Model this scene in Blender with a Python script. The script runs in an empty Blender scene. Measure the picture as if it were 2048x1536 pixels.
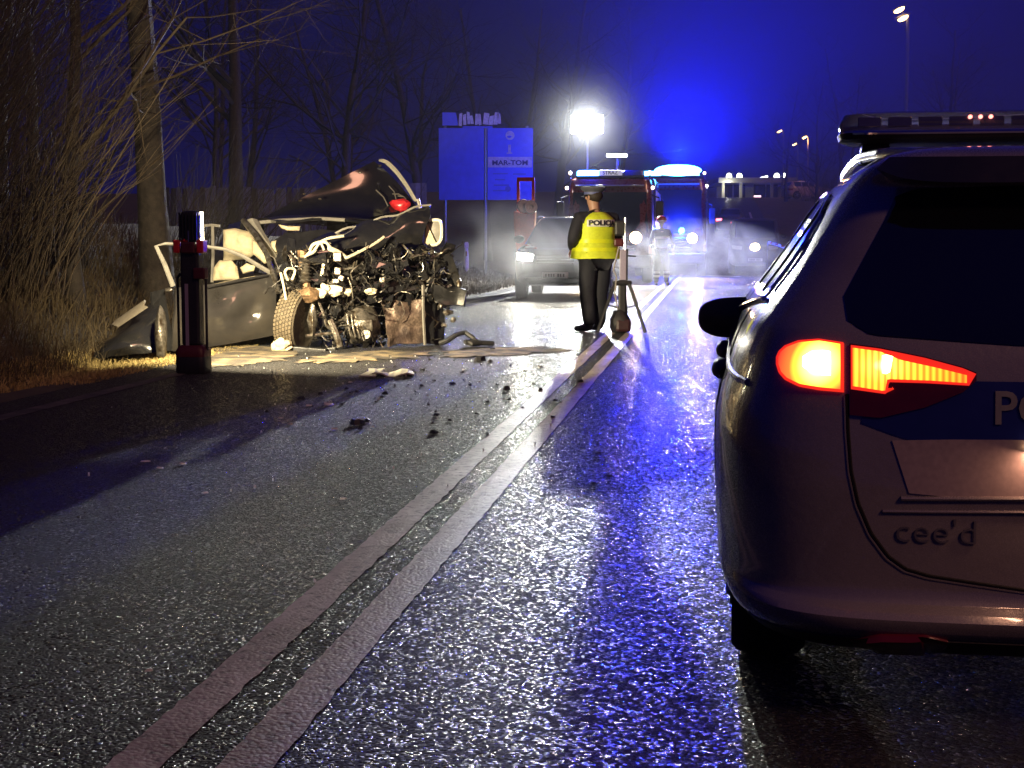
import bpy, bmesh, math, random
import numpy as np
from mathutils import Vector, Matrix, noise as mnoise
sc = bpy.context.scene
col = sc.collection
rad = math.radians
# ------------------------------------------------------------------ camera
CAMH, FPX, CX, CY, HORIZ = 1.15, 2900.0, 1024.0, 768.0, 485.0
TH = math.atan((CY - HORIZ) / FPX)
cam = bpy.data.cameras.new("camera"); camo = bpy.data.objects.new("camera", cam); col.objects.link(camo)
cam.sensor_width = 36.0; cam.lens = 36.0 * FPX / 2048.0
cam.clip_start = 0.05; cam.clip_end = 3000
camo.location = (0, 0, CAMH); camo.rotation_euler = (math.pi / 2 - TH, 0, 0)
sc.camera = camo
# ------------------------------------------------------------------ world: clear night
wd = bpy.data.worlds.new("World"); sc.world = wd; wd.use_nodes = True
nt = wd.node_tree; bg = nt.nodes["Background"]
sky = nt.nodes.new("ShaderNodeTexSky"); sky.sky_type = 'NISHITA'; sky.sun_disc = False
sky.sun_elevation = rad(-4.0); sky.sun_rotation = rad(200)
tint = nt.nodes.new("ShaderNodeMix"); tint.data_type = 'RGBA'; tint.blend_type = 'MIX'
tint.inputs['Factor'].default_value = 0.995
nt.links.new(sky.outputs[0], tint.inputs['A']); tint.inputs['B'].default_value = (0.012, 0.016, 0.42, 1)
nt.links.new(tint.outputs['Result'], bg.inputs[0])
bg.inputs[1].default_value = 0.09
# faint warm town glow falling from behind the camera
sun = bpy.data.lights.new("sun", 'SUN'); suno = bpy.data.objects.new("sun", sun); col.objects.link(suno)
sun.energy = 0.42; sun.angle = rad(12); sun.color = (1.0, 0.47, 0.30)
suno.rotation_euler = (rad(52), 0, rad(38))
# ------------------------------------------------------------------ view and render settings
vs = sc.view_settings; vs.view_transform = 'Standard'; vs.look = 'None'; vs.exposure = 0.35; vs.gamma = 1.0
vs.use_curve_mapping = False
cy = sc.cycles
cy.use_denoising = True
cy.max_bounces = 5; cy.diffuse_bounces = 2; cy.glossy_bounces = 3; cy.transmission_bounces = 4
cy.volume_bounces = 0; cy.transparent_max_bounces = 8
cy.sample_clamp_indirect = 2.0; cy.sample_clamp_direct = 0.0
cy.caustics_reflective = False; cy.caustics_refractive = False
cy.use_adaptive_sampling = False
sc.render.engine = 'CYCLES'

# ------------------------------------------------------------------ pixel -> place helpers (2048x1536 photo pixels)
RIGHT = Vector((1, 0, 0)); UP = Vector((0, math.sin(TH), math.cos(TH))); FWD = Vector((0, math.cos(TH), -math.sin(TH)))
CPOS = Vector((0, 0, CAMH))
def ray(px, py):
    return RIGHT * ((px - CX) / FPX) + UP * (-(py - CY) / FPX) + FWD
def G(px, py, z=0.0):
    d = ray(px, py); t = (z - CAMH) / d.z
    return CPOS + d * t
def P(px, py, Y):
    d = ray(px, py); return CPOS + d * (Y / d.y)
PHI = math.atan(0.136)
def R(u, v, z=0.0):                      # road frame: u to the right, v along the road
    return Vector((u * math.cos(PHI) + v * math.sin(PHI), -u * math.sin(PHI) + v * math.cos(PHI), z))
def UV(p):
    return (p.x * math.cos(PHI) - p.y * math.sin(PHI), p.x * math.sin(PHI) + p.y * math.cos(PHI))
def sstep(a, b, x):
    t = min(1, max(0, (x - a) / (b - a))); return t * t * (3 - 2 * t)
def zslope(v):
    t = max(0.0, v - 56.0)
    return 5.6 * (1 - math.exp(-t * t / (2 * 34.0 ** 2)))
def zt(u, v):
    z = zslope(v)
    z += 1.5 * sstep(6.1, 11.0, -u) * (1 - 0.6 * sstep(26, 60, v)) - 0.10 * sstep(5.2, 5.9, -u) * (1 - sstep(6.1, 7.4, -u))
    z += 0.05 * mnoise.noise(Vector((u * .8, v * .8, 3))) * sstep(5.4, 6.5, abs(u + .6))
    return z

# ------------------------------------------------------------------ mesh builder
class MB:
    def __init__(s): s.v = []; s.f = []
    def add(s, vs, fs):
        b = len(s.v); s.v += [tuple(v) for v in vs]; s.f += [tuple(i + b for i in f) for f in fs]; return s
    def box(s, c, d, rot=None, taper=1.0):
        h = Vector(d) / 2; c = Vector(c); vs = []
        for z in (-1, 1):
            k = taper if z > 0 else 1
            for x, y in ((-1, -1), (1, -1), (1, 1), (-1, 1)):
                q = Vector((x * h.x * k, y * h.y * k, z * h.z))
                if rot is not None: q = rot @ q
                vs.append(c + q)
        return s.add(vs, [(3, 2, 1, 0), (4, 5, 6, 7), (0, 1, 5, 4), (1, 2, 6, 5), (2, 3, 7, 6), (3, 0, 4, 7)])
    def loft(s, rings, cap=True, closed=True):
        n = len(rings[0]); vs = [p for r in rings for p in r]; fs = []
        m = n if closed else n - 1
        for i in range(len(rings) - 1):
            for j in range(m):
                k = (j + 1) % n
                fs.append((i * n + j, i * n + k, (i + 1) * n + k, (i + 1) * n + j))
        if cap and closed:
            fs.append(tuple(range(n - 1, -1, -1))); o = (len(rings) - 1) * n
            fs.append(tuple(range(o, o + n)))
        return s.add(vs, fs)
    def tube(s, pts, r, seg=8, r2=None, flat=1.0):
        pts = [Vector(p) for p in pts]; n = len(pts); rings = []
        t0 = (pts[1] - pts[0]).normalized()
        a = t0.orthogonal().normalized() if abs(t0.z) > .9 else t0.cross(Vector((0, 0, 1))).normalized()
        for i, p in enumerate(pts):
            t = (pts[min(i + 1, n - 1)] - pts[max(i - 1, 0)])
            t = t.normalized() if t.length > 1e-9 else t0
            a = (a - t * a.dot(t)); a = a.normalized() if a.length > 1e-6 else t.orthogonal().normalized()
            b = t.cross(a)
            if isinstance(r, (list, tuple)): rr = r[i]
            else: rr = r if r2 is None else r + (r2 - r) * i / (n - 1)
            rings.append([p + a * (math.cos(2 * math.pi * j / seg) * rr) + b * (math.sin(2 * math.pi * j / seg) * rr * flat) for j in range(seg)])
        return s.loft(rings)
    def lathe(s, prof, c=(0, 0, 0), axis='z', seg=24, rot=None):
        rings = []
        for r, h in prof:
            ring = []
            for j in range(seg):
                a = 2 * math.pi * j / seg; x, y = r * math.cos(a), r * math.sin(a)
                q = Vector((x, y, h)) if axis == 'z' else (Vector((h, x, y)) if axis == 'x' else Vector((x, h, y)))
                if rot is not None: q = rot @ q
                ring.append(Vector(c) + q)
            rings.append(ring)
        return s.loft(rings)
    def plate(s, poly, thick):                       # 3D polygon with thickness
        poly = [Vector(p) for p in poly]; nrm = Vector((0, 0, 0)); n = len(poly)
        for i in range(n):
            nrm += poly[i].cross(poly[(i + 1) % n])
        nrm.normalize(); a = [p + nrm * thick / 2 for p in poly]; b = [p - nrm * thick / 2 for p in poly]
        return s.add(a + b, [tuple(range(n)), tuple(range(2 * n - 1, n - 1, -1))] + [(i, i + n, (i + 1) % n + n, (i + 1) % n) for i in range(n)])
    def blob(s, c, d, seed=0, amp=.25, seg=9, rings=6, rot=None):
        rr = []; c = Vector(c); 
        for i in range(rings + 1):
            th = math.pi * (i + .001) / (rings + .002); ring = []
            for j in range(seg):
                a = 2 * math.pi * j / seg
                q = Vector((math.sin(th) * math.cos(a), math.sin(th) * math.sin(a), math.cos(th)))
                k = 1 + amp * mnoise.noise(q * 1.7 + Vector((seed * 7.3, seed * 1.1, 0)))
                q = Vector((q.x * d[0] * k / 2, q.y * d[1] * k / 2, q.z * d[2] * k / 2))
                if rot is not None: q = rot @ q
                ring.append(c + q)
            rr.append(ring)
        return s.loft(rr[::-1])
    def sheet(s, grid, thick=0.0):                   # grid of points
        ns, m = len(grid), len(grid[0]); vs = [p for r in grid for p in r]
        fs = [(i * m + j, i * m + j + 1, (i + 1) * m + j + 1, (i + 1) * m + j) for i in range(ns - 1) for j in range(m - 1)]
        if thick:
            nr = []
            for i in range(ns):
                for j in range(m):
                    a = Vector(grid[min(i + 1, ns - 1)][j]) - Vector(grid[max(i - 1, 0)][j])
                    b = Vector(grid[i][min(j + 1, m - 1)]) - Vector(grid[i][max(j - 1, 0)])
                    c = a.cross(b); nr.append(c.normalized() if c.length > 1e-12 else Vector((0, 0, 1)))
            N = len(vs); v2 = [Vector(v) - n * thick * 1.0 for v, n in zip(vs, nr)]
            f2 = [tuple(N + k for k in reversed(f)) for f in fs]
            br = [j for j in range(m)] + [i * m + m - 1 for i in range(1, ns)] + [(ns - 1) * m + j for j in range(m - 2, -1, -1)] + [i * m for i in range(ns - 2, 0, -1)]
            fb = [(br[k], br[k] + N, br[(k + 1) % len(br)] + N, br[(k + 1) % len(br)]) for k in range(len(br))]
            return s.add(list(vs) + v2, fs + f2 + fb)
        return s.add(vs, fs)
    def mesh(s, name):
        me = bpy.data.meshes.new(name); me.from_pydata(s.v, [], s.f); me.update(); return me
    def build(s, name, m, parent=None, smooth=False, bevel=0.0, sub=0, fix=True, ang=40):
        me = s.mesh(name)
        if fix:
            b = bmesh.new(); b.from_mesh(me); bmesh.ops.recalc_face_normals(b, faces=b.faces); b.to_mesh(me); b.free()
        if smooth:
            me.polygons.foreach_set("use_smooth", [True] * len(me.polygons))
            if smooth != 'all':
                try: me.set_sharp_from_angle(angle=rad(ang))
                except Exception: pass
        if m is not None: me.materials.append(m)
        o = bpy.data.objects.new(name, me); col.objects.link(o)
        if parent is not None: o.parent = parent
        if bevel:
            md = o.modifiers.new("bevel", 'BEVEL'); md.width = bevel; md.segments = 2; md.limit_method = 'ANGLE'; md.angle_limit = rad(35)
        if sub:
            md = o.modifiers.new("subsurf", 'SUBSURF'); md.levels = sub; md.render_levels = sub
        return o
def tag(o, label=None, cat=None, group=None, kind=None):
    if label: o['label'] = label
    if cat: o['category'] = cat
    if group: o['group'] = group
    if kind: o['kind'] = kind
    return o
def empty(name, loc=(0, 0, 0), rz=0.0, label=None, cat=None, group=None):
    o = bpy.data.objects.new(name, None); col.objects.link(o); o.empty_display_size = .2
    o.location = loc; o.rotation_euler = (0, 0, rz)
    return tag(o, label, cat, group)
def copy_tree(o, parent=None):
    kids = [c for c in bpy.data.objects if c.parent == o]
    c = o.copy(); col.objects.link(c); c.parent = parent
    for k in kids: copy_tree(k, c)
    return c
def text_mb(body, size, depth=0.004, align='CENTER', bold=0.0, squeeze=1.0):
    cu = bpy.data.curves.new("lettering", 'FONT'); cu.body = body; cu.size = size; cu.extrude = depth / 2
    cu.align_x = align; cu.align_y = 'CENTER'; cu.offset = bold; cu.resolution_u = 3
    ob = bpy.data.objects.new("lettering", cu); col.objects.link(ob)
    dg = bpy.context.evaluated_depsgraph_get(); me = bpy.data.meshes.new_from_object(ob.evaluated_get(dg))
    m = MB(); m.v = [(v.co.x * squeeze, v.co.y, v.co.z) for v in me.vertices]; m.f = [tuple(p.vertices) for p in me.polygons]
    bpy.data.objects.remove(ob); bpy.data.curves.remove(cu); bpy.data.meshes.remove(me)
    return m
def map_mb(m, fn):
    m.v = [tuple(fn(Vector(v))) for v in m.v]; return m

# ------------------------------------------------------------------ materials
MATS = {}
def mat(name, base=(.5, .5, .5), rough=.5, metal=0.0, var=.12, scale=20.0, bump=0.0, bscale=None, spec=.5, coat=0.0,
        emit=None, estr=0.0, dirt=None, dscale=4.0, damt=.5, alpha=None, trans=0.0):
    if name in MATS: return MATS[name]
    m = bpy.data.materials.new(name); m.use_nodes = True; MATS[name] = m
    n = m.node_tree.nodes; l = m.node_tree.links; b = n["Principled BSDF"]
    tc = n.new("ShaderNodeTexCoord")
    nz = n.new("ShaderNodeTexNoise"); nz.inputs['Scale'].default_value = scale; nz.inputs['Detail'].default_value = 4
    l.new(tc.outputs['Object'], nz.inputs['Vector'])
    cr = n.new("ShaderNodeValToRGB")
    cr.color_ramp.elements[0].position = .3; cr.color_ramp.elements[1].position = .7
    lo = [c * (1 - var) for c in base]; hi = [min(1, c * (1 + var)) for c in base]
    cr.color_ramp.elements[0].color = (*lo, 1); cr.color_ramp.elements[1].color = (*hi, 1)
    l.new(nz.outputs['Fac'], cr.inputs[0]); out = cr.outputs[0]
    if dirt is not None:
        dn = n.new("ShaderNodeTexNoise"); dn.inputs['Scale'].default_value = dscale; dn.inputs['Detail'].default_value = 6
        l.new(tc.outputs['Object'], dn.inputs['Vector'])
        dr = n.new("ShaderNodeValToRGB"); dr.color_ramp.elements[0].position = 1 - damt - .1; dr.color_ramp.elements[1].position = 1 - damt + .12
        l.new(dn.outputs['Fac'], dr.inputs[0])
        mx = n.new("ShaderNodeMix"); mx.data_type = 'RGBA'
        l.new(dr.outputs[0], mx.inputs['Factor']); l.new(out, mx.inputs['A']); mx.inputs['B'].default_value = (*dirt, 1)
        out = mx.outputs['Result']
    l.new(out, b.inputs['Base Color'])
    mr = n.new("ShaderNodeMapRange"); mr.inputs['To Min'].default_value = max(.02, rough * .85); mr.inputs['To Max'].default_value = min(1, rough * 1.15)
    l.new(nz.outputs['Fac'], mr.inputs['Value']); l.new(mr.outputs[0], b.inputs['Roughness'])
    b.inputs['Metallic'].default_value = metal; b.inputs['Specular IOR Level'].default_value = spec
    b.inputs['Coat Weight'].default_value = coat; b.inputs['Coat Roughness'].default_value = .06
    if bump:
        bn = n.new("ShaderNodeTexNoise"); bn.inputs['Scale'].default_value = bscale or scale; bn.inputs['Detail'].default_value = 3
        l.new(tc.outputs['Object'], bn.inputs['Vector'])
        bp = n.new("ShaderNodeBump"); bp.inputs['Strength'].default_value = bump; bp.inputs['Distance'].default_value = .02
        l.new(bn.outputs['Fac'], bp.inputs['Height']); l.new(bp.outputs[0], b.inputs['Normal'])
    if emit is not None:
        b.inputs['Emission Color'].default_value = (*emit, 1); b.inputs['Emission Strength'].default_value = estr
    if trans: b.inputs['Transmission Weight'].default_value = trans
    return m
def lamp(name, kind, loc, energy, color, parent=None, size=.1, target=None, spot=None, blend=.5, area=None, spread=None):
    L = bpy.data.lights.new(name, kind); o = bpy.data.objects.new(name, L); col.objects.link(o)
    L.energy = energy; L.color = color; o.location = loc
    if kind in ('POINT', 'SPOT'): L.shadow_soft_size = size
    if kind == 'SPOT': L.spot_size = rad(spot); L.spot_blend = blend
    if kind == 'AREA':
        L.shape = 'RECTANGLE'; L.size, L.size_y = area
        if spread: L.spread = rad(spread)
    if target is not None:
        d = Vector(target) - Vector(loc); o.rotation_euler = d.to_track_quat('-Z', 'Y').to_euler()
    return o
# ================================================================== the setting
def asphalt_material():
    m = bpy.data.materials.new("asphalt"); m.use_nodes = True
    n = m.node_tree.nodes; l = m.node_tree.links; b = n["Principled BSDF"]
    tc = n.new("ShaderNodeTexCoord")
    vo = n.new("ShaderNodeTexVoronoi"); vo.inputs['Scale'].default_value = 92; l.new(tc.outputs['Object'], vo.inputs['Vector'])
    v2 = n.new("ShaderNodeTexVoronoi"); v2.inputs['Scale'].default_value = 210; l.new(tc.outputs['Object'], v2.inputs['Vector'])
    big = n.new("ShaderNodeTexNoise"); big.inputs['Scale'].default_value = .9; big.inputs['Detail'].default_value = 5; l.new(tc.outputs['Object'], big.inputs['Vector'])
    fine = n.new("ShaderNodeTexNoise"); fine.inputs['Scale'].default_value = 320; fine.inputs['Detail'].default_value = 2; l.new(tc.outputs['Object'], fine.inputs['Vector'])
    # stone colour: random per aggregate grain
    sep = n.new("ShaderNodeSeparateColor"); l.new(vo.outputs['Color'], sep.inputs[0])
    cr = n.new("ShaderNodeValToRGB"); e = cr.color_ramp.elements
    e[0].position = .0; e[0].color = (.006, .006, .008, 1); e[1].position = 1.0; e[1].color = (.052, .052, .056, 1)
    k = e.new(.7); k.color = (.017, .017, .020, 1)
    l.new(sep.outputs[0], cr.inputs[0])
    mx = n.new("ShaderNodeMix"); mx.data_type = 'RGBA'; mx.blend_type = 'MULTIPLY'; mx.inputs['Factor'].default_value = .6
    l.new(cr.outputs[0], mx.inputs['A'])
    br = n.new("ShaderNodeValToRGB"); br.color_ramp.elements[0].color = (.55, .55, .58, 1); br.color_ramp.elements[1].color = (1.3, 1.3, 1.3, 1)
    l.new(big.outputs['Fac'], br.inputs[0]); l.new(br.outputs[0], mx.inputs['B'])
    l.new(mx.outputs['Result'], b.inputs['Base Color'])
    rr = n.new("ShaderNodeMapRange"); rr.inputs['From Min'].default_value = .50; rr.inputs['From Max'].default_value = .88; rr.inputs['To Min'].default_value = .84; rr.inputs['To Max'].default_value = .16
    l.new(sep.outputs[1], rr.inputs['Value'])
    mp = n.new("ShaderNodeMapping"); mp.inputs['Rotation'].default_value = (0, 0, PHI); mp.inputs['Scale'].default_value = (1.3, .10, 1); l.new(tc.outputs['Object'], mp.inputs['Vector'])
    tr = n.new("ShaderNodeTexNoise"); tr.inputs['Scale'].default_value = 1.0; tr.inputs['Detail'].default_value = 4; l.new(mp.outputs[0], tr.inputs['Vector'])
    tm = n.new("ShaderNodeMapRange"); tm.inputs['From Min'].default_value = .3; tm.inputs['From Max'].default_value = .7; tm.inputs['To Min'].default_value = -.10; tm.inputs['To Max'].default_value = .14; l.new(tr.outputs['Fac'], tm.inputs['Value'])
    sa = n.new("ShaderNodeMath"); sa.operation = 'ADD'; sa.use_clamp = True; l.new(rr.outputs[0], sa.inputs[0]); l.new(tm.outputs[0], sa.inputs[1]); l.new(sa.outputs[0], b.inputs['Roughness'])
    # height: rounded stones with random tilt, gaps between
    h1 = n.new("ShaderNodeMath"); h1.operation = 'SUBTRACT'; h1.inputs[0].default_value = 1; l.new(vo.outputs['Distance'], h1.inputs[1])
    ad = n.new("ShaderNodeMath"); ad.operation = 'MULTIPLY_ADD'; l.new(sep.outputs[2], ad.inputs[0]); ad.inputs[1].default_value = .55; l.new(h1.outputs[0], ad.inputs[2])
    a2 = n.new("ShaderNodeMath"); a2.operation = 'MULTIPLY_ADD'; l.new(fine.outputs['Fac'], a2.inputs[0]); a2.inputs[1].default_value = .35; l.new(ad.outputs[0], a2.inputs[2])
    bp = n.new("ShaderNodeBump"); bp.inputs['Strength'].default_value = 1.0; bp.inputs['Distance'].default_value = .012
    l.new(a2.outputs[0], bp.inputs['Height']); l.new(bp.outputs[0], b.inputs['Normal'])
    b.inputs['Specular IOR Level'].default_value = .5
    return m
def paint_material():
    m = bpy.data.materials.new("worn_road_paint"); m.use_nodes = True
    n = m.node_tree.nodes; l = m.node_tree.links; b = n["Principled BSDF"]
    tc = n.new("ShaderNodeTexCoord")
    nz = n.new("ShaderNodeTexNoise"); nz.inputs['Scale'].default_value = 26; nz.inputs['Detail'].default_value = 7; nz.inputs['Roughness'].default_value = .7; l.new(tc.outputs['Object'], nz.inputs['Vector'])
    n2 = n.new("ShaderNodeTexNoise"); n2.inputs['Scale'].default_value = 2.2; n2.inputs['Detail'].default_value = 6; l.new(tc.outputs['Object'], n2.inputs['Vector'])
    vo = n.new("ShaderNodeTexVoronoi"); vo.inputs['Scale'].default_value = 78; l.new(tc.outputs['Object'], vo.inputs['Vector'])
    cr = n.new("ShaderNodeValToRGB"); e = cr.color_ramp.elements
    e[0].position = .34; e[0].color = (.07, .06, .055, 1); e[1].position = .70; e[1].color = (.70, .65, .60, 1)
    k = e.new(.455); k.color = (.50, .45, .41, 1)
    l.new(nz.outputs['Fac'], cr.inputs[0])
    c2 = n.new("ShaderNodeValToRGB"); c2.color_ramp.elements[0].position = .35; c2.color_ramp.elements[0].color = (.62, .58, .55, 1); c2.color_ramp.elements[1].position = .65; c2.color_ramp.elements[1].color = (1, 1, 1, 1)
    l.new(n2.outputs['Fac'], c2.inputs[0])
    mx = n.new("ShaderNodeMix"); mx.data_type = 'RGBA'; mx.blend_type = 'MULTIPLY'; mx.inputs['Factor'].default_value = 1
    l.new(cr.outputs[0], mx.inputs['A']); l.new(c2.outputs[0], mx.inputs['B']); l.new(mx.outputs['Result'], b.inputs['Base Color'])
    b.inputs['Roughness'].default_value = .5
    ad = n.new("ShaderNodeMath"); ad.operation = 'MULTIPLY_ADD'; l.new(vo.outputs['Distance'], ad.inputs[0]); ad.inputs[1].default_value = -.8; l.new(nz.outputs['Fac'], ad.inputs[2])
    bp = n.new("ShaderNodeBump"); bp.inputs['Strength'].default_value = .55; bp.inputs['Distance'].default_value = .004
    l.new(ad.outputs[0], bp.inputs['Height']); l.new(bp.outputs[0], b.inputs['Normal'])
    return m
ASPH = asphalt_material(); PAINT = paint_material()
SOIL = mat("dry_soil", (.05, .04, .026), .9, var=.45, scale=3.0, bump=.8, bscale=9, dirt=(.085, .068, .036), dscale=2.0, damt=.5)
ULINE, UL, UR = -1.12, -5.05, 3.4

def steps(pts):
    out = []
    for a, b, k in pts: out += [a + (b - a) * i / k for i in range(k)]
    return out + [pts[-1][1]]
us = steps([(-300, -60, 6), (-60, -14, 10), (-14, -5.4, 24), (-5.4, 3.9, 4), (3.9, 20, 14), (20, 60, 8), (60, 300, 6)])
vs_ = steps([(-120, -4, 6), (-4, 30, 50), (30, 60, 20), (60, 180, 40), (180, 300, 6)])
grid = []
for v in vs_:
    row = []
    for u in us:
        z = zt(u, v) - (.07 if -5.3 < u < 3.8 else 0.0)
        row.append(R(u, v, z))
    grid.append(row)
g = MB().sheet(grid).build("ground", SOIL, smooth='all'); tag(g, kind="structure")
rows = []
for v in steps([(-30, 0, 3), (0, 56, 28), (56, 200, 60)]):
    rows.append([R(u, v, zslope(v)) for u in (UL, -3, ULINE, 1, UR)])
road = MB().sheet(rows).build("road", ASPH); tag(road, kind="structure")
rng = random.Random(4)
def marking(name, u0, u1, v0, v1, step=.05, jit=.005, m=None):
    rows = []; v = v0
    while v <= v1 + 1e-6:
        j0 = rng.uniform(-jit, jit); j1 = rng.uniform(-jit, jit)
        rows.append([R(u0 + j0, v, zslope(v) + .004), R((u0 + u1) / 2, v, zslope(v) + .0046), R(u1 + j1, v, zslope(v) + .004)])
        v += step if v < 12 else step * 8
    o = MB().sheet(rows).build(name, m or PAINT, road)
    return o
marking("centre_line", ULINE - .185, ULINE - .062, -2, 52)
marking("centre_line", ULINE + .062, ULINE + .185, -2, 52)
marking("edge_line", -4.68, -4.54, -2, 54, m=mat("dirty_edge_paint", (.11, .10, .09), .7, var=.4, scale=14, bump=.4, dirt=(.03, .03, .03), dscale=5, damt=.5))  # left line's paint darkened to stand for the shadow over it
marking("edge_line", 2.55, 2.69, -2, 100)
# stop line of the side road in front of the far vehicles
a = G(1412, 552); b_ = G(1482, 553.5)
MB().sheet([[a + Vector((0, 0, .005)), b_ + Vector((0, 0, .005))], [a + Vector((0, .55, .005)), b_ + Vector((0, .55, .005))]]).build("stop_line", mat("fresh_road_paint", (.75, .75, .75), .6, var=.1), road)

# absorbent sand thrown over the spilled fluids
SAND = mat("absorbent_sand", (.26, .20, .115), .95, var=.4, scale=60, bump=.8, bscale=90, dirt=(.05, .043, .036), dscale=4, damt=.55)
def spill(name, pts, seed, label):
    r = random.Random(seed); c = sum((Vector(p) for p in pts), Vector()) / len(pts)
    ring = []; n = len(pts)
    for i in range(n):
        a = Vector(pts[i]); b = Vector(pts[(i + 1) % n])
        for k in range(10):
            p = a.lerp(b, k / 10); p = p + (p - c) * r.uniform(-.16, .10) + Vector((r.uniform(-.1, .1), r.uniform(-.12, .12), 0)); ring.append(p)
    m = MB(); N = len(ring)
    rings = [[c + (p - c) * s + Vector((0, 0, h + .003 * r.random())) for p in ring] for s, h in ((1, .005), (.93, .008), (.6, .011), (.05, .012))]
    m.loft(rings, cap=False)
    o = m.build(name, SAND, smooth=True); tag(o, label, "sand", kind="stuff"); return o
spill("spilled_sand", [G(400, 736), G(470, 733), G(545, 722), G(600, 712), G(570, 694), G(500, 690), G(430, 698)], 3, "pale absorbent sand strewn between portable floodlight and wreck")
spill("spilled_sand", [G(590, 728), G(700, 724), G(830, 716), G(880, 704), G(760, 702), G(640, 710)], 5, "thin absorbent sand strewn under the wreck's torn front")
spill("spilled_sand", [G(880, 716), G(980, 713), G(1140, 703), G(1100, 694), G(980, 697), G(900, 702)], 7, "tail of absorbent sand between wreck and centre line")
# ================================================================== car shells
def pchip(xs, ys):
    xs = np.array(xs, float); ys = np.array(ys, float); h = np.diff(xs); d = np.diff(ys) / h
    m = np.zeros(len(xs)); m[0] = d[0]; m[-1] = d[-1]
    for i in range(1, len(xs) - 1):
        if d[i - 1] * d[i] > 0:
            w1 = 2 * h[i] + h[i - 1]; w2 = h[i] + 2 * h[i - 1]; m[i] = (w1 + w2) / (w1 / d[i - 1] + w2 / d[i])
    def f(x):
        x = min(max(x, xs[0]), xs[-1]); i = min(max(int(np.searchsorted(xs, x)) - 1, 0), len(h) - 1)
        t = (x - xs[i]) / h[i]
        return ((2 * t**3 - 3 * t**2 + 1) * ys[i] + (t**3 - 2 * t**2 + t) * h[i] * m[i] + (-2 * t**3 + 3 * t**2) * ys[i + 1] + (t**3 - t**2) * h[i] * m[i + 1])
    return f
def spow(a, e): return math.copysign(abs(a) ** e, a)
class Shell:                                    # x right, y forward (rear at 0), z up; plan outline = superellipse at each height
    def __init__(s, tab, n=6.0):
        z, w, r, f = zip(*tab); s.z0, s.z1 = z[0], z[-1]; s.n = n
        s.w = pchip(z, w); s.r = pchip(z, r); s.f = pchip(z, f); s.zs = z
    def pt(s, t, z):
        w, r, f = s.w(z), s.r(z), s.f(z); l = (f - r) / 2; c = (f + r) / 2; e = 2 / s.n
        return Vector((w * spow(math.sin(t), e), c - l * spow(math.cos(t), e), z))
    def F(s, p):
        if p.z <= s.z0 or p.z >= s.z1: return 1.0
        w, r, f = s.w(p.z), s.r(p.z), s.f(p.z)
        return abs(p.x / w) ** s.n + abs((p.y - (f + r) / 2) / ((f - r) / 2)) ** s.n - 1
    def nrm(s, p):
        e = 2e-3; g = Vector([s.F(p + Vector(d) * e) - s.F(p - Vector(d) * e) for d in ((1, 0, 0), (0, 1, 0), (0, 0, 1))])
        return g.normalized() if g.length > 1e-9 else Vector((0, 0, 1))
    def t_rear(s, x, z): return math.asin(max(-1, min(1, spow(x / s.w(z), s.n / 2))))
    def t_front(s, x, z): return math.pi - s.t_rear(x, z)
    def t_side(s, sg, y, z):
        r, f = s.r(z), s.f(z); return sg * math.acos(max(-1, min(1, spow(((f + r) / 2 - y) / ((f - r) / 2), s.n / 2))))
    def body(s, nz=64, nt=144):
        zs = sorted(set(list(s.zs) + [s.z0 + (s.z1 - s.z0) * i / nz for i in range(nz + 1)]))
        m = MB(); m.loft([[s.pt(2 * math.pi * (j + .5) / nt, z) for j in range(nt)] for z in zs]); return m
    def rear(s, x, z, off=0): p = s.pt(s.t_rear(x, z), z); return p + s.nrm(p) * off
    def front(s, x, z, off=0): p = s.pt(s.t_front(x, z), z); return p + s.nrm(p) * off
    def side(s, sg, y, z, off=0): p = s.pt(s.t_side(sg, y, z), z); return p + s.nrm(p) * off
    def patch(s, where, top, bot, off=.004, ns=20, nt=8, sg=1, thick=.012):
        def res(pl):
            d = [0]
            for a, b in zip(pl, pl[1:]): d.append(d[-1] + math.hypot(a[0] - b[0], a[1] - b[1]))
            return [(np.interp(d[-1] * i / ns, d, [q[0] for q in pl]), np.interp(d[-1] * i / ns, d, [q[1] for q in pl])) for i in range(ns + 1)]
        T, B = res(top), res(bot); g = []
        for i in range(ns + 1):
            row = []
            for j in range(nt + 1):
                k = j / nt; a = B[i][0] * (1 - k) + T[i][0] * k; z = B[i][1] * (1 - k) + T[i][1] * k
                row.append({'rear': lambda: s.rear(a, z, off), 'front': lambda: s.front(a, z, off), 'side': lambda: s.side(sg, a, z, off)}[where]())
            g.append(row)
        m = MB(); m.sheet(g)
        # skirt down into the body
        ns_, m_ = len(g), len(g[0]); br = [(0, j) for j in range(m_)] + [(i, m_ - 1) for i in range(1, ns_)] + [(ns_ - 1, j) for j in range(m_ - 2, -1, -1)] + [(i, 0) for i in range(ns_ - 2, 0, -1)]
        b0 = len(m.v); q = []
        for i, j in br:
            p = Vector(g[i][j]); q.append(p - s.nrm(p) * thick)
        m.v += [tuple(p) for p in q]
        for k in range(len(br)):
            a, b = br[k], br[(k + 1) % len(br)]
            m.f.append((a[0] * m_ + a[1], b0 + k, b0 + (k + 1) % len(br), b[0] * m_ + b[1]))
        return m
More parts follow.
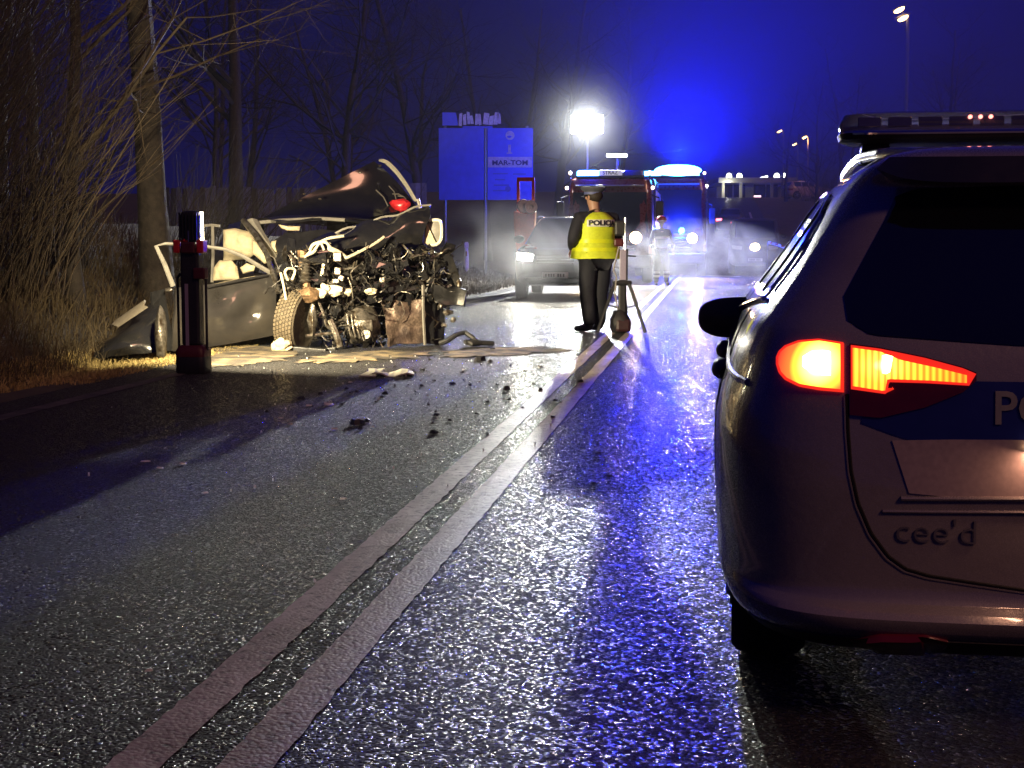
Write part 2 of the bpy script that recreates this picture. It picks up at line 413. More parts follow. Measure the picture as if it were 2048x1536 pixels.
def wheel(parent, c, r=.31, w=.2, steer=0.0):
    rot = Matrix.Rotation(steer, 3, 'Z'); c = Vector(c)
    t = MB(); prof = [(r * .66, -w / 2), (r * .93, -w / 2), (r * .985, -w * .42), (r, -w * .3), (r, w * .3), (r * .985, w * .42), (r * .93, w / 2), (r * .66, w / 2)]
    t.lathe(prof, c, 'x', 36, rot)
    o = t.build("wheel", mat("tyre_rubber", (.018, .018, .018), .75, var=.3, bump=.3, bscale=60), parent, smooth=True)
    h = MB(); h.lathe([(r * .67, -w * .4), (r * .67, w * .4)], c, 'x', 28, rot)
    for k in range(5):
        a = 2 * math.pi * k / 5
        for sd in (-1, 1):
            q0 = c + rot @ Vector((sd * w * .43, 0, 0)); q1 = c + rot @ Vector((sd * w * .40, math.cos(a) * r * .62, math.sin(a) * r * .62))
            h.tube([q0, q1], r * .09, 6, r * .12, .6)
    h.build("rim", mat("alloy_grey", (.35, .35, .36), .35, 1.0), o, smooth=True)
    return o
GLASS = mat("dark_car_glass", (.006, .007, .010), .06, var=.05, spec=.9, coat=.5)
BLACKP = mat("black_plastic", (.015, .015, .016), .55, var=.25, bump=.15, bscale=120)
CHROME = mat("chrome_trim", (.75, .75, .76), .13, 1.0, var=.05)

# ------------------------------------------------------------------ the police car beside the camera
TAB = [(.17, .80, .20, 4.10), (.21, .858, .09, 4.20), (.265, .882, .012, 4.25), (.295, .889, .0, 4.27), (.31, .890, .018, 4.27), (.325, .891, .05, 4.28), (.36, .893, .058, 4.29), (.46, .897, .060, 4.30), (.575, .90, .064, 4.29),
       (.64, .899, .070, 4.22), (.72, .886, .078, 4.12), (.80, .862, .088, 3.95), (.88, .835, .105, 3.65), (.94, .805, .13, 3.3),
       (.985, .772, .17, 3.1), (1.08, .702, .265, 2.85), (1.20, .622, .385, 2.52), (1.29, .562, .46, 2.25), (1.345, .515, .40, 2.05), (1.375, .47, .45, 1.95), (1.40, .39, .62, 1.85), (1.412, .26, .85, 1.7)]
car = Shell(TAB, 7.0)
CYAW = -(PHI + rad(1.2))
cpos = R(.0 + .90, 3.30, 0)
pc = empty("police_car", cpos, CYAW, "silver and blue police hatchback with glowing tail light and roof light bar", "car")
CMI = Matrix.Translation(cpos) @ Matrix.Rotation(CYAW, 4, 'Z'); CMINV = CMI.inverted()
def on_car(px, py, off=.004):
    o = CMINV @ CPOS; d = CMINV.to_3x3() @ ray(px, py); t = 2.2
    while t < 9:
        if car.F(o + d * t) < 0: break
        t += .01
    else: return None
    a, b = t - .01, t
    for _ in range(24):
        m = (a + b) / 2
        if car.F(o + d * m) < 0: b = m
        else: a = m
    p = o + d * b; return p + car.nrm(p) * off
def px_patch(top, bot, off=.005, ns=24, nt=8, thick=.014):
    def res(pl):
        d = [0]
        for a, b in zip(pl, pl[1:]): d.append(d[-1] + math.hypot(a[0] - b[0], a[1] - b[1]))
        return [(np.interp(d[-1] * i / ns, d, [q[0] for q in pl]), np.interp(d[-1] * i / ns, d, [q[1] for q in pl])) for i in range(ns + 1)]
    T, B = res(top), res(bot); g = []
    for i in range(ns + 1):
        row = []
        for j in range(nt + 1):
            k = j / nt; p = on_car(B[i][0] * (1 - k) + T[i][0] * k, B[i][1] * (1 - k) + T[i][1] * k, off)
            row.append(p)
        g.append(row)
    good = next(p for r in g for p in r if p is not None)
    for r in g:
        for j in range(len(r)):
            if r[j] is None: r[j] = good
            good = r[j]
    return MB().sheet(g, thick)
def mirror_mb(m):
    q = MB(); q.v = [(-x, y, z) for x, y, z in m.v]; q.f = [tuple(reversed(f)) for f in m.f]; return q
SILVER = mat("silver_car_paint", (.31, .285, .275), .27, .25, var=.06, scale=300, bump=.05, bscale=55, coat=1.0, dirt=(.23, .205, .19), dscale=3, damt=.42)
car.body(90, 200).build("body", SILVER, pc, smooth=True)
# black lower bumper and underside
car.patch('rear', [(-.80, .236), (-.5, .246), (.5, .246), (.80, .236)], [(-.72, .19), (-.4, .185), (.4, .185), (.72, .19)], .004, 40, 5).build("bumper_skirt", BLACKP, pc, smooth=True)
# tail lights : wing lamp and tailgate lamp
def tail_mat(name, c, s, sc_=26):
    m = bpy.data.materials.new(name); m.use_nodes = True; n = m.node_tree.nodes; l = m.node_tree.links; b = n["Principled BSDF"]
    b.inputs['Base Color'].default_value = (.35, .01, .008, 1); b.inputs['Roughness'].default_value = .12; b.inputs['Coat Weight'].default_value = .6
    tc = n.new("ShaderNodeTexCoord"); w = n.new("ShaderNodeTexWave"); w.inputs['Scale'].default_value = sc_; w.inputs['Distortion'].default_value = 0; w.bands_direction = 'X'
    l.new(tc.outputs['Object'], w.inputs['Vector']); r = n.new("ShaderNodeMapRange"); r.inputs['To Min'].default_value = s * .55; r.inputs['To Max'].default_value = s
    l.new(w.outputs['Fac'], r.inputs['Value']); l.new(r.outputs[0], b.inputs['Emission Strength']); b.inputs['Emission Color'].default_value = (*c, 1)
    return m
def glow_mat(name, centre, stops, gain, ribs=0.0, squash=(1, 1, 1)):       # lit lens: brightest in front of its bulb
    m = bpy.data.materials.new(name); m.use_nodes = True; n = m.node_tree.nodes; l = m.node_tree.links; b = n["Principled BSDF"]
    b.inputs['Base Color'].default_value = (.35, .01, .008, 1); b.inputs['Roughness'].default_value = .12; b.inputs['Coat Weight'].default_value = .6
    tc = n.new("ShaderNodeTexCoord"); mp = n.new("ShaderNodeVectorMath"); mp.operation = 'SUBTRACT'; mp.inputs[1].default_value = centre; l.new(tc.outputs['Object'], mp.inputs[0])
    sq = n.new("ShaderNodeVectorMath"); sq.operation = 'MULTIPLY'; sq.inputs[1].default_value = squash; l.new(mp.outputs[0], sq.inputs[0])
    le = n.new("ShaderNodeVectorMath"); le.operation = 'LENGTH'; l.new(sq.outputs[0], le.inputs[0])
    sc2 = n.new("ShaderNodeMath"); sc2.operation = 'MULTIPLY'; sc2.inputs[1].default_value = 5.0; l.new(le.outputs['Value'], sc2.inputs[0])
    cr = n.new("ShaderNodeValToRGB"); e = cr.color_ramp.elements
    e[0].position = stops[0][0] * 5; e[0].color = (*stops[0][1], 1); e[1].position = stops[-1][0] * 5; e[1].color = (*stops[-1][1], 1)
    for p_, c_ in stops[1:-1]: k = e.new(p_ * 5); k.color = (*c_, 1)
    l.new(sc2.outputs[0], cr.inputs[0]); l.new(cr.outputs[0], b.inputs['Emission Color']); b.inputs['Emission Strength'].default_value = gain
    if ribs:
        w = n.new("ShaderNodeTexWave"); w.inputs['Scale'].default_value = ribs; w.bands_direction = 'X'; l.new(tc.outputs['Object'], w.inputs['Vector'])
        r = n.new("ShaderNodeMapRange"); r.inputs['To Min'].default_value = gain * .35; r.inputs['To Max'].default_value = gain; l.new(w.outputs['Fac'], r.inputs['Value']); l.new(r.outputs[0], b.inputs['Emission Strength'])
    return m
T_DARK = mat("tail_lens_unlit", (.10, .008, .01), .15, coat=.6)
def lamp_set(flip):
    F = (lambda m: mirror_mb(m)) if flip else (lambda m: m); sx = -1 if flip else 1
    def ctr(px, py): p = on_car(px, py); return (p.x * sx, p.y, p.z)
    WING = glow_mat("wing_lamp_glow", ctr(1640, 728), ((.012, (1, .88, .50)), (.034, (1, .62, .12)), (.058, (1, .30, .02)), (.078, (.95, .06, .01)), (.12, (.45, .008, .006))), 4.2)
    GATE = glow_mat("gate_lamp_glow", ctr(1766, 732), ((.004, (1, .85, .4)), (.02, (1, .58, .07)), (.05, (1, .42, .03)), (.12, (1, .26, .015)), (.19, (.8, .03, .008))), 2.6, 22.0, (.8, .8, 1.2))
    T_RED = glow_mat("lamp_rim_red", ctr(1690, 735), ((.0, (.9, .03, .012)), (.19, (.8, .02, .01))), .9)
    L = F(px_patch([(1557, 716), (1562, 704), (1574, 693), (1600, 683), (1640, 680), (1688, 687)], [(1557, 730), (1562, 747), (1574, 761), (1600, 774), (1640, 781), (1688, 785)], .008, 30, 10)).build("tail_light", T_RED, pc, smooth=True)
    F(px_patch([(1564, 716), (1569, 706), (1580, 697), (1604, 688), (1642, 685), (1682, 691)], [(1564, 730), (1569, 745), (1580, 757), (1604, 769), (1642, 775), (1682, 779)], .0115, 26, 10)).build("lens", WING, L, smooth=True)
    F(px_patch([(1612, 716), (1628, 706), (1650, 704), (1664, 706)], [(1612, 736), (1628, 748), (1650, 752), (1664, 752)], .0145, 14, 6)).build("bulb", glow_mat("wing_bulb", ctr(1640, 728), ((.0, (1, .9, .6)), (.05, (1, .8, .35))), 9.0), L, smooth=True)
    Q = F(px_patch([(1700, 689), (1760, 697), (1850, 715), (1925, 735), (1952, 746)], [(1700, 830), (1760, 836), (1850, 815), (1925, 785), (1952, 762)], .008, 30, 10)).build("tail_light", T_DARK, pc, smooth=True)
    F(px_patch([(1703, 693), (1760, 700), (1850, 718), (1925, 738), (1951, 749)], [(1703, 779), (1774, 789), (1777, 765), (1850, 767), (1937, 772)], .0105, 34, 8)).build("lens", T_RED, Q, smooth=True)
    F(px_patch([(1707, 699), (1760, 706), (1800, 722), (1870, 737), (1932, 752)], [(1707, 773), (1770, 783), (1774, 759), (1860, 762), (1932, 767)], .0135, 34, 8)).build("lens", GATE, Q, smooth=True)
    F(px_patch([(1764, 714), (1772, 712), (1786, 716)], [(1764, 748), (1772, 750), (1780, 746)], .0160, 8, 5)).build("bulb", glow_mat("gate_bulb", ctr(1772, 730), ((.0, (1, .9, .5)), (.03, (1, .7, .2))), 6.0), Q, smooth=True)
lamp_set(False); lamp_set(True)
# tailgate shut line and folds
def px_line(pts, r, off, n=40):
    d = [0]
    for a, b in zip(pts, pts[1:]): d.append(d[-1] + math.hypot(a[0] - b[0], a[1] - b[1]))
    q = [on_car(np.interp(d[-1] * i / n, d, [p[0] for p in pts]), np.interp(d[-1] * i / n, d, [p[1] for p in pts]), off) for i in range(n + 1)]
    return MB().tube([p for p in q if p is not None], r, 6)
GAPM = mat("shut_line_black", (.004, .004, .005), .8)
seam = [(1694, 788), (1696, 860), (1702, 940), (1716, 1005), (1742, 1066), (1776, 1112), (1812, 1138), (1860, 1152), (1950, 1166), (2060, 1182), (2200, 1190)]
sm = px_line(seam, .0042, .001, 70); sm.build("shut_line", GAPM, pc); mirror_mb(sm).build("shut_line", GAPM, pc)
sm = px_line([(x - 5, y + 5) for x, y in seam], .0028, .0012, 70); sm.build("panel_edge", SILVER, pc, smooth=True)
# blue band with lettering across the tailgate, below it the pale number plate recess
BLUEB = mat("police_blue_film", (.012, .022, .17), .3, var=.08, coat=.4)
car.patch('rear', [(-.545, .800), (-.35, .835), (.35, .835), (.545, .800)], [(-.55, .735), (-.45, .700), (.45, .700), (.55, .735)], .003, 30, 6).build("blue_band", BLUEB, pc, smooth=True)
tm = text_mb("POLICJA", .105, .003, 'LEFT', .0015)
map_mb(tm, lambda p: car.rear(-.262 + p.x, .772 + p.y, .0065 + p.z)).build("lettering", mat("white_film", (.26, .26, .25), .4), pc)
RECESS = mat("recess_paint", (.42, .34, .33), .45, .2, var=.1, scale=80)
rp = px_patch([(1784, 881), (1900, 879), (2060, 880), (2190, 881)], [(1818, 986), (1900, 994), (2060, 1000), (2190, 1002)], .004, 30, 6); rp.build("plate_recess", RECESS, pc, smooth=True); mirror_mb(rp).build("plate_recess", RECESS, pc, smooth=True)
for zz, hw, r_ in ((.566, .46, .010), (.535, .50, .007)):
    MB().tube([car.rear(-hw + 2 * hw * i / 30, zz + .012 * (1 - abs(i - 15) / 15.0), .002) for i in range(31)], r_, 8, flat=.6).build("fold_ledge", SILVER, pc, smooth=True)
tm = text_mb("cee'd", .080, .004, 'LEFT', -.0012, 1.12)
p0 = on_car(1788, 1062); map_mb(tm, lambda p: car.rear(p0.x + p.x, p0.z + p.y, .004 + p.z)).build("badge", mat("badge_chrome", (.20, .19, .20), .35, .5), pc)
for fl in (0, 1):
    m = px_patch([(1700, 1276), (1760, 1268), (1850, 1270), (1896, 1280)], [(1712, 1288), (1760, 1300), (1850, 1304), (1892, 1292)], .006, 16, 4)
    (mirror_mb(m) if fl else m).build("reflector", mat("red_reflector", (.16, .01, .02), .25), pc, smooth=True)
for sx in (-.16, .16):
    p = car.rear(sx, .690, .012); MB().box(p, (.06, .018, .010)).build("plate_lamp", mat("lit_plate_lamp", (.8, .7, .5), .4, emit=(1, .62, .34), estr=3), pc, bevel=.002)
    lamp("plate_lamp_light", 'AREA', CMI @ (p + Vector((0, -.03, -.012))), .20, (1.0, .50, .30), area=(.08, .02), target=CMI @ (p + Vector((-.08 if sx < 0 else .08, -.10, -.30))))
# glass
car.patch('rear', [(-.465, 1.225), (-.45, 1.262), (-.40, 1.283), (-.2, 1.29), (.2, 1.29), (.40, 1.283), (.45, 1.262), (.465, 1.225)], [(-.585, 1.02), (-.58, .965), (-.53, .935), (-.2, .915), (.2, .915), (.53, .935), (.58, .965), (.585, 1.02)], .004, 48, 12).build("rear_window", GLASS, pc, smooth=True)
for sg in (-1, 1):
    belt = lambda y: .885 + .060 * (2.75 - y)
    for nm, y0, y1, t0, t1 in (("side_window", .78, 1.16, 1.235, 1.29), ("side_window", 1.20, 1.92, 1.292, 1.30), ("side_window", 1.98, 2.78, 1.30, 1.08)):
        ys = [y0 + (y1 - y0) * i / 8 for i in range(9)]
        top = [(y, np.interp(y, [.78, 1.0, 1.5, 2.1, 2.5, 2.78], [1.14, 1.255, 1.295, 1.285, 1.19, 1.08])) for y in ys]
        car.patch('side', top, [(y, belt(y)) for y in ys], .004, 16, 8, sg).build(nm, GLASS, pc, smooth=True)
    loop = [(.72, 1.02), (.74, 1.12), (.86, 1.215), (1.1, 1.275), (1.5, 1.308), (2.1, 1.298), (2.5, 1.205), (2.82, 1.07)]
    MB().tube([car.side(sg, np.interp(i / 40, [k / 7 for k in range(8)], [q[0] for q in loop]), np.interp(i / 40, [k / 7 for k in range(8)], [q[1] for q in loop]), .006) for i in range(41)], .006, 6).build("window_trim", CHROME, pc, smooth=True)
    MB().tube([car.side(sg, .72 + 2.2 * i / 30, belt(.72 + 2.2 * i / 30) - .012, .007) for i in range(31)], .008, 6).build("window_trim", CHROME, pc, smooth=True)
    for yy in (1.18, 1.95):
        MB().tube([car.side(sg, yy, 1.0 + .29 * i / 8, .006) for i in range(9)], .012, 6, flat=.4).build("window_post", BLACKP, pc, smooth=True)
    # side crease and handles
    MB().tube([car.side(sg, .35 + 3.0 * i / 40, .80 + .012 * i / 40, .0) for i in range(41)], .010, 8).build("side_crease", SILVER, pc, smooth=True)
    for yy in (1.35, 2.2):
        h = [car.side(sg, yy + k * .03, .735 + .002 * k, -.006 + .016 * math.sin(math.pi * k / 6) ** .4) for k in range(7)]
        MB().tube(h, [.020, .027, .030, .030, .030, .027, .020], 10).build("door_handle", BLACKP, pc, smooth=True)
    for yy in (1.12, 1.98, 2.95):
        MB().tube([car.side(sg, yy, .30 + .65 * i / 14, .001) for i in range(15)], .003, 5).build("shut_line", GAPM, pc)
    MB().tube([car.side(sg, .7 + 2.5 * i / 30, .34, -.036) for i in range(31)], .03, 8, flat=.5).build("side_sill", BLACKP, pc, smooth=True)
    # reflection along the roof, shaped as a silver tube
    pts = [Vector((sg * np.interp(i / 24, [0, .25, .5, 1], [.36, .43, .465, .47]), .72 + 1.35 * i / 24, 1.368 + .045 * math.sin(math.pi * (i + .5) / 25) ** .5)) for i in range(25)]
    MB().tube(pts, .014, 8, flat=1.2).build("roof_rail", mat("silver_rail", (.6, .6, .6), .25, 1.0), pc, smooth=True)
    # wing mirror
    mc = Vector((sg * .872, 2.47, .858)); rings = []
    for k, (dy, sx, sz) in enumerate(((-.07, .90, .90), (-.065, 1, 1), (.0, .98, .98), (.05, .8, .8), (.09, .45, .45))):
        ring = []
        for j in range(28):
            a = 2 * math.pi * j / 28
            ring.append(mc + Vector((.122 * sx * spow(math.cos(a), .62), dy, .079 * sz * spow(math.sin(a), .62) * (1 - .22 * sg * math.cos(a)))))
        rings.append(ring)
    mm = MB().loft(rings).build("wing_mirror", mat("mirror_black", (.012, .012, .016), .35, coat=.3), pc, smooth=True)
    MB().tube([mc + Vector((-sg * .09, 0, -.05)), car.side(sg, 2.5, .83, -.02)], .035, 8, .05, .6).build("mirror_arm", BLACKP, mm, smooth=True)
    MB().lathe([(.0075, 0), (.0075, .006), (.004, .008)], mc + Vector((-sg * .03, -.078, -.03)), 'y', 10).build("blind_spot_lamp", mat("pale_led", (.6, .6, .6), .3, emit=(.8, .9, 1), estr=1.0), mm)
# spoiler lip under the roof edge with high brake light
sp = [[car.rear(-.46 + .92 * i / 24, z, o) for z, o in ((1.352, .004), (1.335, .05), (1.318, .004))] for i in range(25)]
MB().sheet(sp, .01).build("spoiler", mat("dark_gloss", (.02, .02, .022), .25, coat=.5), pc, smooth=True)
for c in ((-.742, .78, .31), (.742, .78, .31), (-.742, 3.42, .31), (.742, 3.42, .31)): wheel(pc, c)
# light bar
lb = Vector((0, 1.42, 1.455))
bar = MB()
def bar_ring(hw, hd, z, n=48, e=.28):
    return [lb + Vector((hw * spow(math.cos(2 * math.pi * j / n), e), hd * spow(math.sin(2 * math.pi * j / n), e * 1.6), z)) for j in range(n)]
L = MB().loft([bar_ring(.50, .12, .0), bar_ring(.53, .145, .012), bar_ring(.535, .15, .03)]).build("light_bar", BLACKP, pc, smooth=True)
clear = mat("clear_lens", (.55, .58, .72), .05, var=.05, spec=.6, trans=.85)
MB().loft([bar_ring(.53, .145, .031), bar_ring(.533, .148, .06), bar_ring(.52, .135, .088), bar_ring(.47, .10, .096)]).build("lens", clear, L, smooth=True)
for i in range(11):
    x = -.45 + .09 * i
    MB().box(lb + Vector((x, -.141, .060)), (.07, .012, .030)).build("led_module", mat("led_reflector", (.25, .26, .3), .2, .8), L, bevel=.003)
for k, x in enumerate((-.155, -.125, -.095)):  # reflections on the bar, built as small glowing red dots
    MB().lathe([(.0062, -.152), (.0062, -.146)], lb + Vector((x, -.002, .072)), 'y', 10).build("led", mat("red_led", (.5, .05, .05), .3, emit=(1, .25, .2), estr=3.0), L)
for x in (-.42, .42):
    MB().box(lb + Vector((x, 0, -.028)), (.10, .12, .07), taper=.8).build("bar_foot", BLACKP, L, bevel=.008)
MB().tube([lb + Vector((-.5 + i / 20, -.147, .028)) for i in range(21)], .006, 6).build("bar_trim", CHROME, L, smooth=True)
# ================================================================== vehicles on the road
LAMPW = mat("lit_headlight", (.8, .8, .75), .2, emit=(1.0, .95, .78), estr=90.0)
LAMPO = mat("lit_warm_headlight", (.8, .7, .6), .2, emit=(1.0, .62, .30), estr=22.0)
BLUEL = mat("lit_blue_beacon", (.05, .2, .8), .2, emit=(.10, .62, 1.0), estr=14.0)
CYANL = mat("lit_cyan_strobe", (.05, .5, .8), .2, emit=(.08, .70, 1.0), estr=12.0)
MARKW = mat("lit_marker_lamp", (.8, .7, .6), .3, emit=(1.0, .72, .5), estr=6.0)
DEEPBLUE = (.002, .006, 1.0)
# ------------------------------------------------------------------ black SUV facing us
SUVT = [(.27, .78, .15, 4.25), (.36, .88, .04, 4.36), (.55, .915, .0, 4.41), (.75, .92, .0, 4.41), (.90, .91, .03, 4.34), (1.00, .895, .06, 4.12), (1.07, .865, .09, 3.70),
        (1.12, .845, .11, 3.30), (1.25, .79, .16, 3.0), (1.42, .725, .24, 2.68), (1.58, .66, .33, 2.35), (1.665, .60, .40, 2.15), (1.70, .52, .52, 2.0), (1.715, .36, .75, 1.8)]
BLKPAINT = mat("black_car_paint", (.012, .012, .014), .16, var=.2, coat=1.0)
def road_car(name, tab, loc, yaw, paint, label, n=6.0, head=None, tail=None, wheel_r=.34, front=True, mirrors=True, plate=True, group=None):
    s = Shell(tab, n); r = empty(name, loc, yaw, label, "car" if name != "delivery_van" else "van", group)
    s.body(48, 96).build("body", paint, r, smooth=True)
    zb = [z for z in s.zs]; zt_ = s.z1; belt = zb[len(zb) // 2]
    z0, z1 = belt + .05, zt_ - .12
    w0, w1 = s.w(z0) * .80, s.w(z1) * .84
    s.patch('front', [(-w1, z1), (0, z1 + .02), (w1, z1)], [(-w0, z0), (0, z0 - .02), (w0, z0)], .005, 24, 8).build("windscreen", GLASS, r, smooth=True)
    s.patch('rear', [(-w1 * .9, z1), (w1 * .9, z1)], [(-w0 * .9, z0 + .05), (w0 * .9, z0 + .05)], .005, 20, 6).build("rear_window", GLASS, r, smooth=True)
    for sg in (-1, 1):
        L = s.f(belt)
        for a, b in ((.16, .34), (.36, .53), (.55, .70)):
            ys = [L * (a + (b - a) * k / 6) for k in range(7)]
            top = [(y, min(z1 + .02, z0 + .04 + max(0, (s.f(z0) - y)) * 1.0)) for y in ys]
            s.patch('side', top, [(y, z0) for y in ys], .004, 10, 5, sg).build("side_window", GLASS, r, smooth=True)
    hz = tab[0][0] + .60 * (belt - tab[0][0]) + .06
    for sg in (-1, 1):
        w = s.w(hz)
        h = s.patch('front', [(sg * w * .50, hz + .06), (sg * w * .9, hz + .10)], [(sg * w * .52, hz - .06), (sg * w * .86, hz - .04)], .010, 10, 5)
        h.build("headlight", head if head is not None else mat("headlight_off", (.35, .36, .38), .15, coat=.5), r, smooth=True)
        t = s.patch('rear', [(sg * w * .55, hz + .12), (sg * w * .93, hz + .12)], [(sg * w * .58, hz - .0), (sg * w * .93, hz - .03)], .008, 8, 4)
        t.build("tail_light", tail if tail is not None else mat("tail_light_off", (.2, .01, .01), .2), r, smooth=True)
        if mirrors:
            mc = Vector((sg * (s.w(z0) + .13), s.f(z0) - .35, z0 + .05))
            MB().blob(mc, (.24, .12, .17), 2, .05, 14, 8).build("wing_mirror", BLACKP, r, smooth=True)
    gz = hz - .03; w = s.w(gz) * .44
    s.patch('front', [(-w, gz + .08), (w, gz + .08)], [(-w * .9, gz - .09), (w * .9, gz - .09)], .008, 14, 4).build("grille", BLACKP, r, smooth=True)
    for k in range(3):
        MB().tube([s.front(-w * .95 + 2 * w * .95 * i / 12, gz - .06 + .05 * k, .016) for i in range(13)], .009, 5).build("grille_bar", CHROME, r, smooth=True)
    gz = tab[0][0] + .12
    s.patch('front', [(-.62, gz + .05), (.62, gz + .05)], [(-.55, gz - .06), (.55, gz - .06)], .006, 14, 3).build("bumper_intake", BLACKP, r, smooth=True)
    if plate:
        pz = tab[0][0] + .22
        pl = s.patch('front', [(-.26, pz + .055), (.26, pz + .055)], [(-.26, pz - .055), (.26, pz - .055)], .015, 10, 2).build("number_plate", mat("plate_white", (.6, .6, .6), .4), r)
        for k, x in enumerate((-.17, -.11, -.06, .03, .08, .13, .19)):
            MB().box(s.front(x, pz, .020), (.035, .006, .07)).build("plate_mark", mat("plate_black", (.03, .03, .03), .5), pl)
    L = s.f(.5)
    for c in ((-1, .17), (1, .17), (-1, .80), (1, .80)):
        wheel(r, (c[0] * (s.w(.5) - .115), L * c[1], wheel_r), wheel_r, .22)
    return r, s, hz
suv_v, suv_u = 29.3, -3.10
suv, SS, hz = road_car("suv", SUVT, R(suv_u, suv_v + 4.41, 0), math.pi - PHI, BLKPAINT, "black SUV with headlights on facing the camera behind the officer", head=LAMPW)
for sg in (-1, 1):   # roof rails
    MB().tube([Vector((sg * .60, .7 + 1.7 * i / 14, 1.665 + .06 * math.sin(math.pi * i / 14) ** .4)) for i in range(15)], .018, 6).build("roof_rail", CHROME, suv, smooth=True)
for sg in (-1, 1):
    p = R(suv_u + sg * .66, suv_v - .10, .86)
    lamp("headlight_beam", 'SPOT', p, 480, (1.0, .95, .80), size=.07, target=R(suv_u + sg * .66, suv_v - 14, .05), spot=75, blend=.9)

# ------------------------------------------------------------------ fire engines
REDP = mat("fire_engine_red", (.10, .006, .006), .28, var=.15, coat=.8)
def fire_truck(loc, yaw, label, lit_left, lit_right, W=2.45, H=3.0, cabL=1.9, L=6.4, sign=None, head_right=True):
    r = empty("fire_truck", loc, yaw, label, "fire truck", "fire engines")
    hw = W / 2
    def ring(z, k, y0, y1, n=40, e=.22):
        return [Vector((hw * k * spow(math.cos(2 * math.pi * (j + .5) / n), e), (y0 + y1) / 2 + (y1 - y0) / 2 * spow(math.sin(2 * math.pi * (j + .5) / n), e), z)) for j in range(n)]
    MB().loft([ring(.45, .97, .04, cabL), ring(.55, 1, .0, cabL), ring(1.5, 1, .0, cabL), ring(2.2, .985, .07, cabL), ring(H - .22, .965, .15, cabL), ring(H - .06, .93, .24, cabL), ring(H, .84, .4, cabL - .1)]).build("cab", REDP, r, smooth=True)
    MB().loft([ring(.6, 1.0, cabL + .06, L), ring(H - .05, 1.0, cabL + .06, L), ring(H + .05, .96, cabL + .12, L - .05)]).build("equipment_body", REDP, r, smooth=True)
    for k in range(3):
        for sg in (-1, 1):
            y = cabL + .2 + k * (L - cabL - .3) / 3
            MB().box((sg * (hw + .008), y + .6, 1.75), (.02, 1.15, 1.9)).build("roller_shutter", mat("shutter_grey", (.45, .45, .46), .35, .8), r, bevel=.01)
    MB().sheet([[Vector((x * hw * (.90 if t < .5 else .86) * 1.0, -.012 + (.07 * t + .04 * t * t) + .05 * abs(x) ** 4, 1.45 + t * (H - .42 - 1.45))) for t in (0, .25, .5, .75, 1)] for x in [-1 + .125 * i for i in range(17)]], .02).build("windscreen", GLASS, r, smooth=True)
    for x in (-.5, .1):
        MB().tube([(x, -.05, 1.44), (x + .35, -.03, 1.62)], .012, 5).build("wiper", BLACKP, r)
    MB().box((0, -.10, .62), (W * .99, .34, .36)).build("bumper", mat("bumper_white", (.2, .2, .2), .4), r, bevel=.05)
    MB().box((0, -.012, 1.12), (W * .62, .06, .42)).build("grille", BLACKP, r, bevel=.02)
    for k in range(4):
        MB().box((0, -.05, .98 + .09 * k), (W * .58, .02, .025)).build("grille_bar", CHROME, r)
    for sg in (-1, 1):
        o = MB().lathe([(.02, -.10), (.13, -.095), (.17, -.04), (.18, 0)], (sg * hw * .62, -.02, 1.29), 'y', 20).build("headlight", LAMPO, r, smooth=True)
        MB().lathe([(.15, -.03), (.18, -.05), (.18, .02)], (sg * hw * .62, -.02, 1.29), 'y', 20).build("bezel", BLACKP, o, smooth=True)
        m = MB().box((sg * (hw + .20), .22, 2.05), (.22, .12, .55)).build("wing_mirror", BLACKP, r, bevel=.03)
        MB().tube([(sg * hw * .97, .3, 2.5), (sg * (hw + .18), .2, 2.42), (sg * (hw + .18), .2, 2.3)], .02, 6).build("mirror_arm", BLACKP, m)
        MB().lathe([(.03, -.05), (.045, -.03), (.05, 0)], (sg * hw * .93, .22, H + .13), 'y', 12).build("marker_lamp", MARKW, r, smooth=True)
        MB().box((sg * hw * .93, .24, H + .04), (.04, .04, .14)).build("marker_stalk", BLACKP, r)
        MB().lathe([(.03, -.04), (.045, -.02), (.05, 0)], (sg * hw * 1.0, .10, H - .30), 'y', 12).build("marker_lamp", MARKW, r, smooth=True)
        MB().box((sg * (hw * .96), -.02, .95), (.10, .04, .25)).build("direction_indicator", mat("amber_lens", (.6, .2, .02), .2), r, bevel=.01)
    wh = MB().box((0, .10, H - .235), (W * .80, .16, .035)).build("sun_visor", mat("visor_pale", (.22, .22, .24), .3), r, bevel=.01)
    # blue light bar across the cab roof
    b = MB().box((0, .45, H + .03), (W * .80, .30, .06)).build("light_bar", BLACKP, r, bevel=.015)
    for sg, lit in ((-1, lit_left), (1, lit_right)):
        def lr(y, k): return [Vector((sg * W * .265 + W * .13 * k * spow(math.cos(2 * math.pi * j / 24), .5), .45 + .15 * k * spow(math.sin(2 * math.pi * j / 24), .5), y)) for j in range(24)]
        MB().loft([lr(H + .061, 1), lr(H + .17, 1), lr(H + .21, .85)]).build("beacon_lens", BLUEL if lit else mat("blue_lens_off", (.03, .04, .35), .12, coat=.6), b, smooth=True)
    mid = MB().box((0, .38, H + .135), (W * .27, .16, .15)).build("sign_box", mat("sign_white", (.65, .65, .66), .3, emit=(.9, .92, 1), estr=.25), b, bevel=.01)
    if sign:
        map_mb(text_mb(sign, .15, .006, 'CENTER', .002), lambda p: Vector((p.x, .297 + p.z, H + .135 + p.y))).build("lettering", mat("sign_dark", (.03, .03, .05), .5), mid)
    for c in ((-1, .75), (1, .75), (-1, L - 1.3), (1, L - 1.3)):
        wheel(r, (c[0] * (hw - .17), c[1] + .25, .48), .48, .3)
    return r
T1U, T1V = -2.86, 41.6
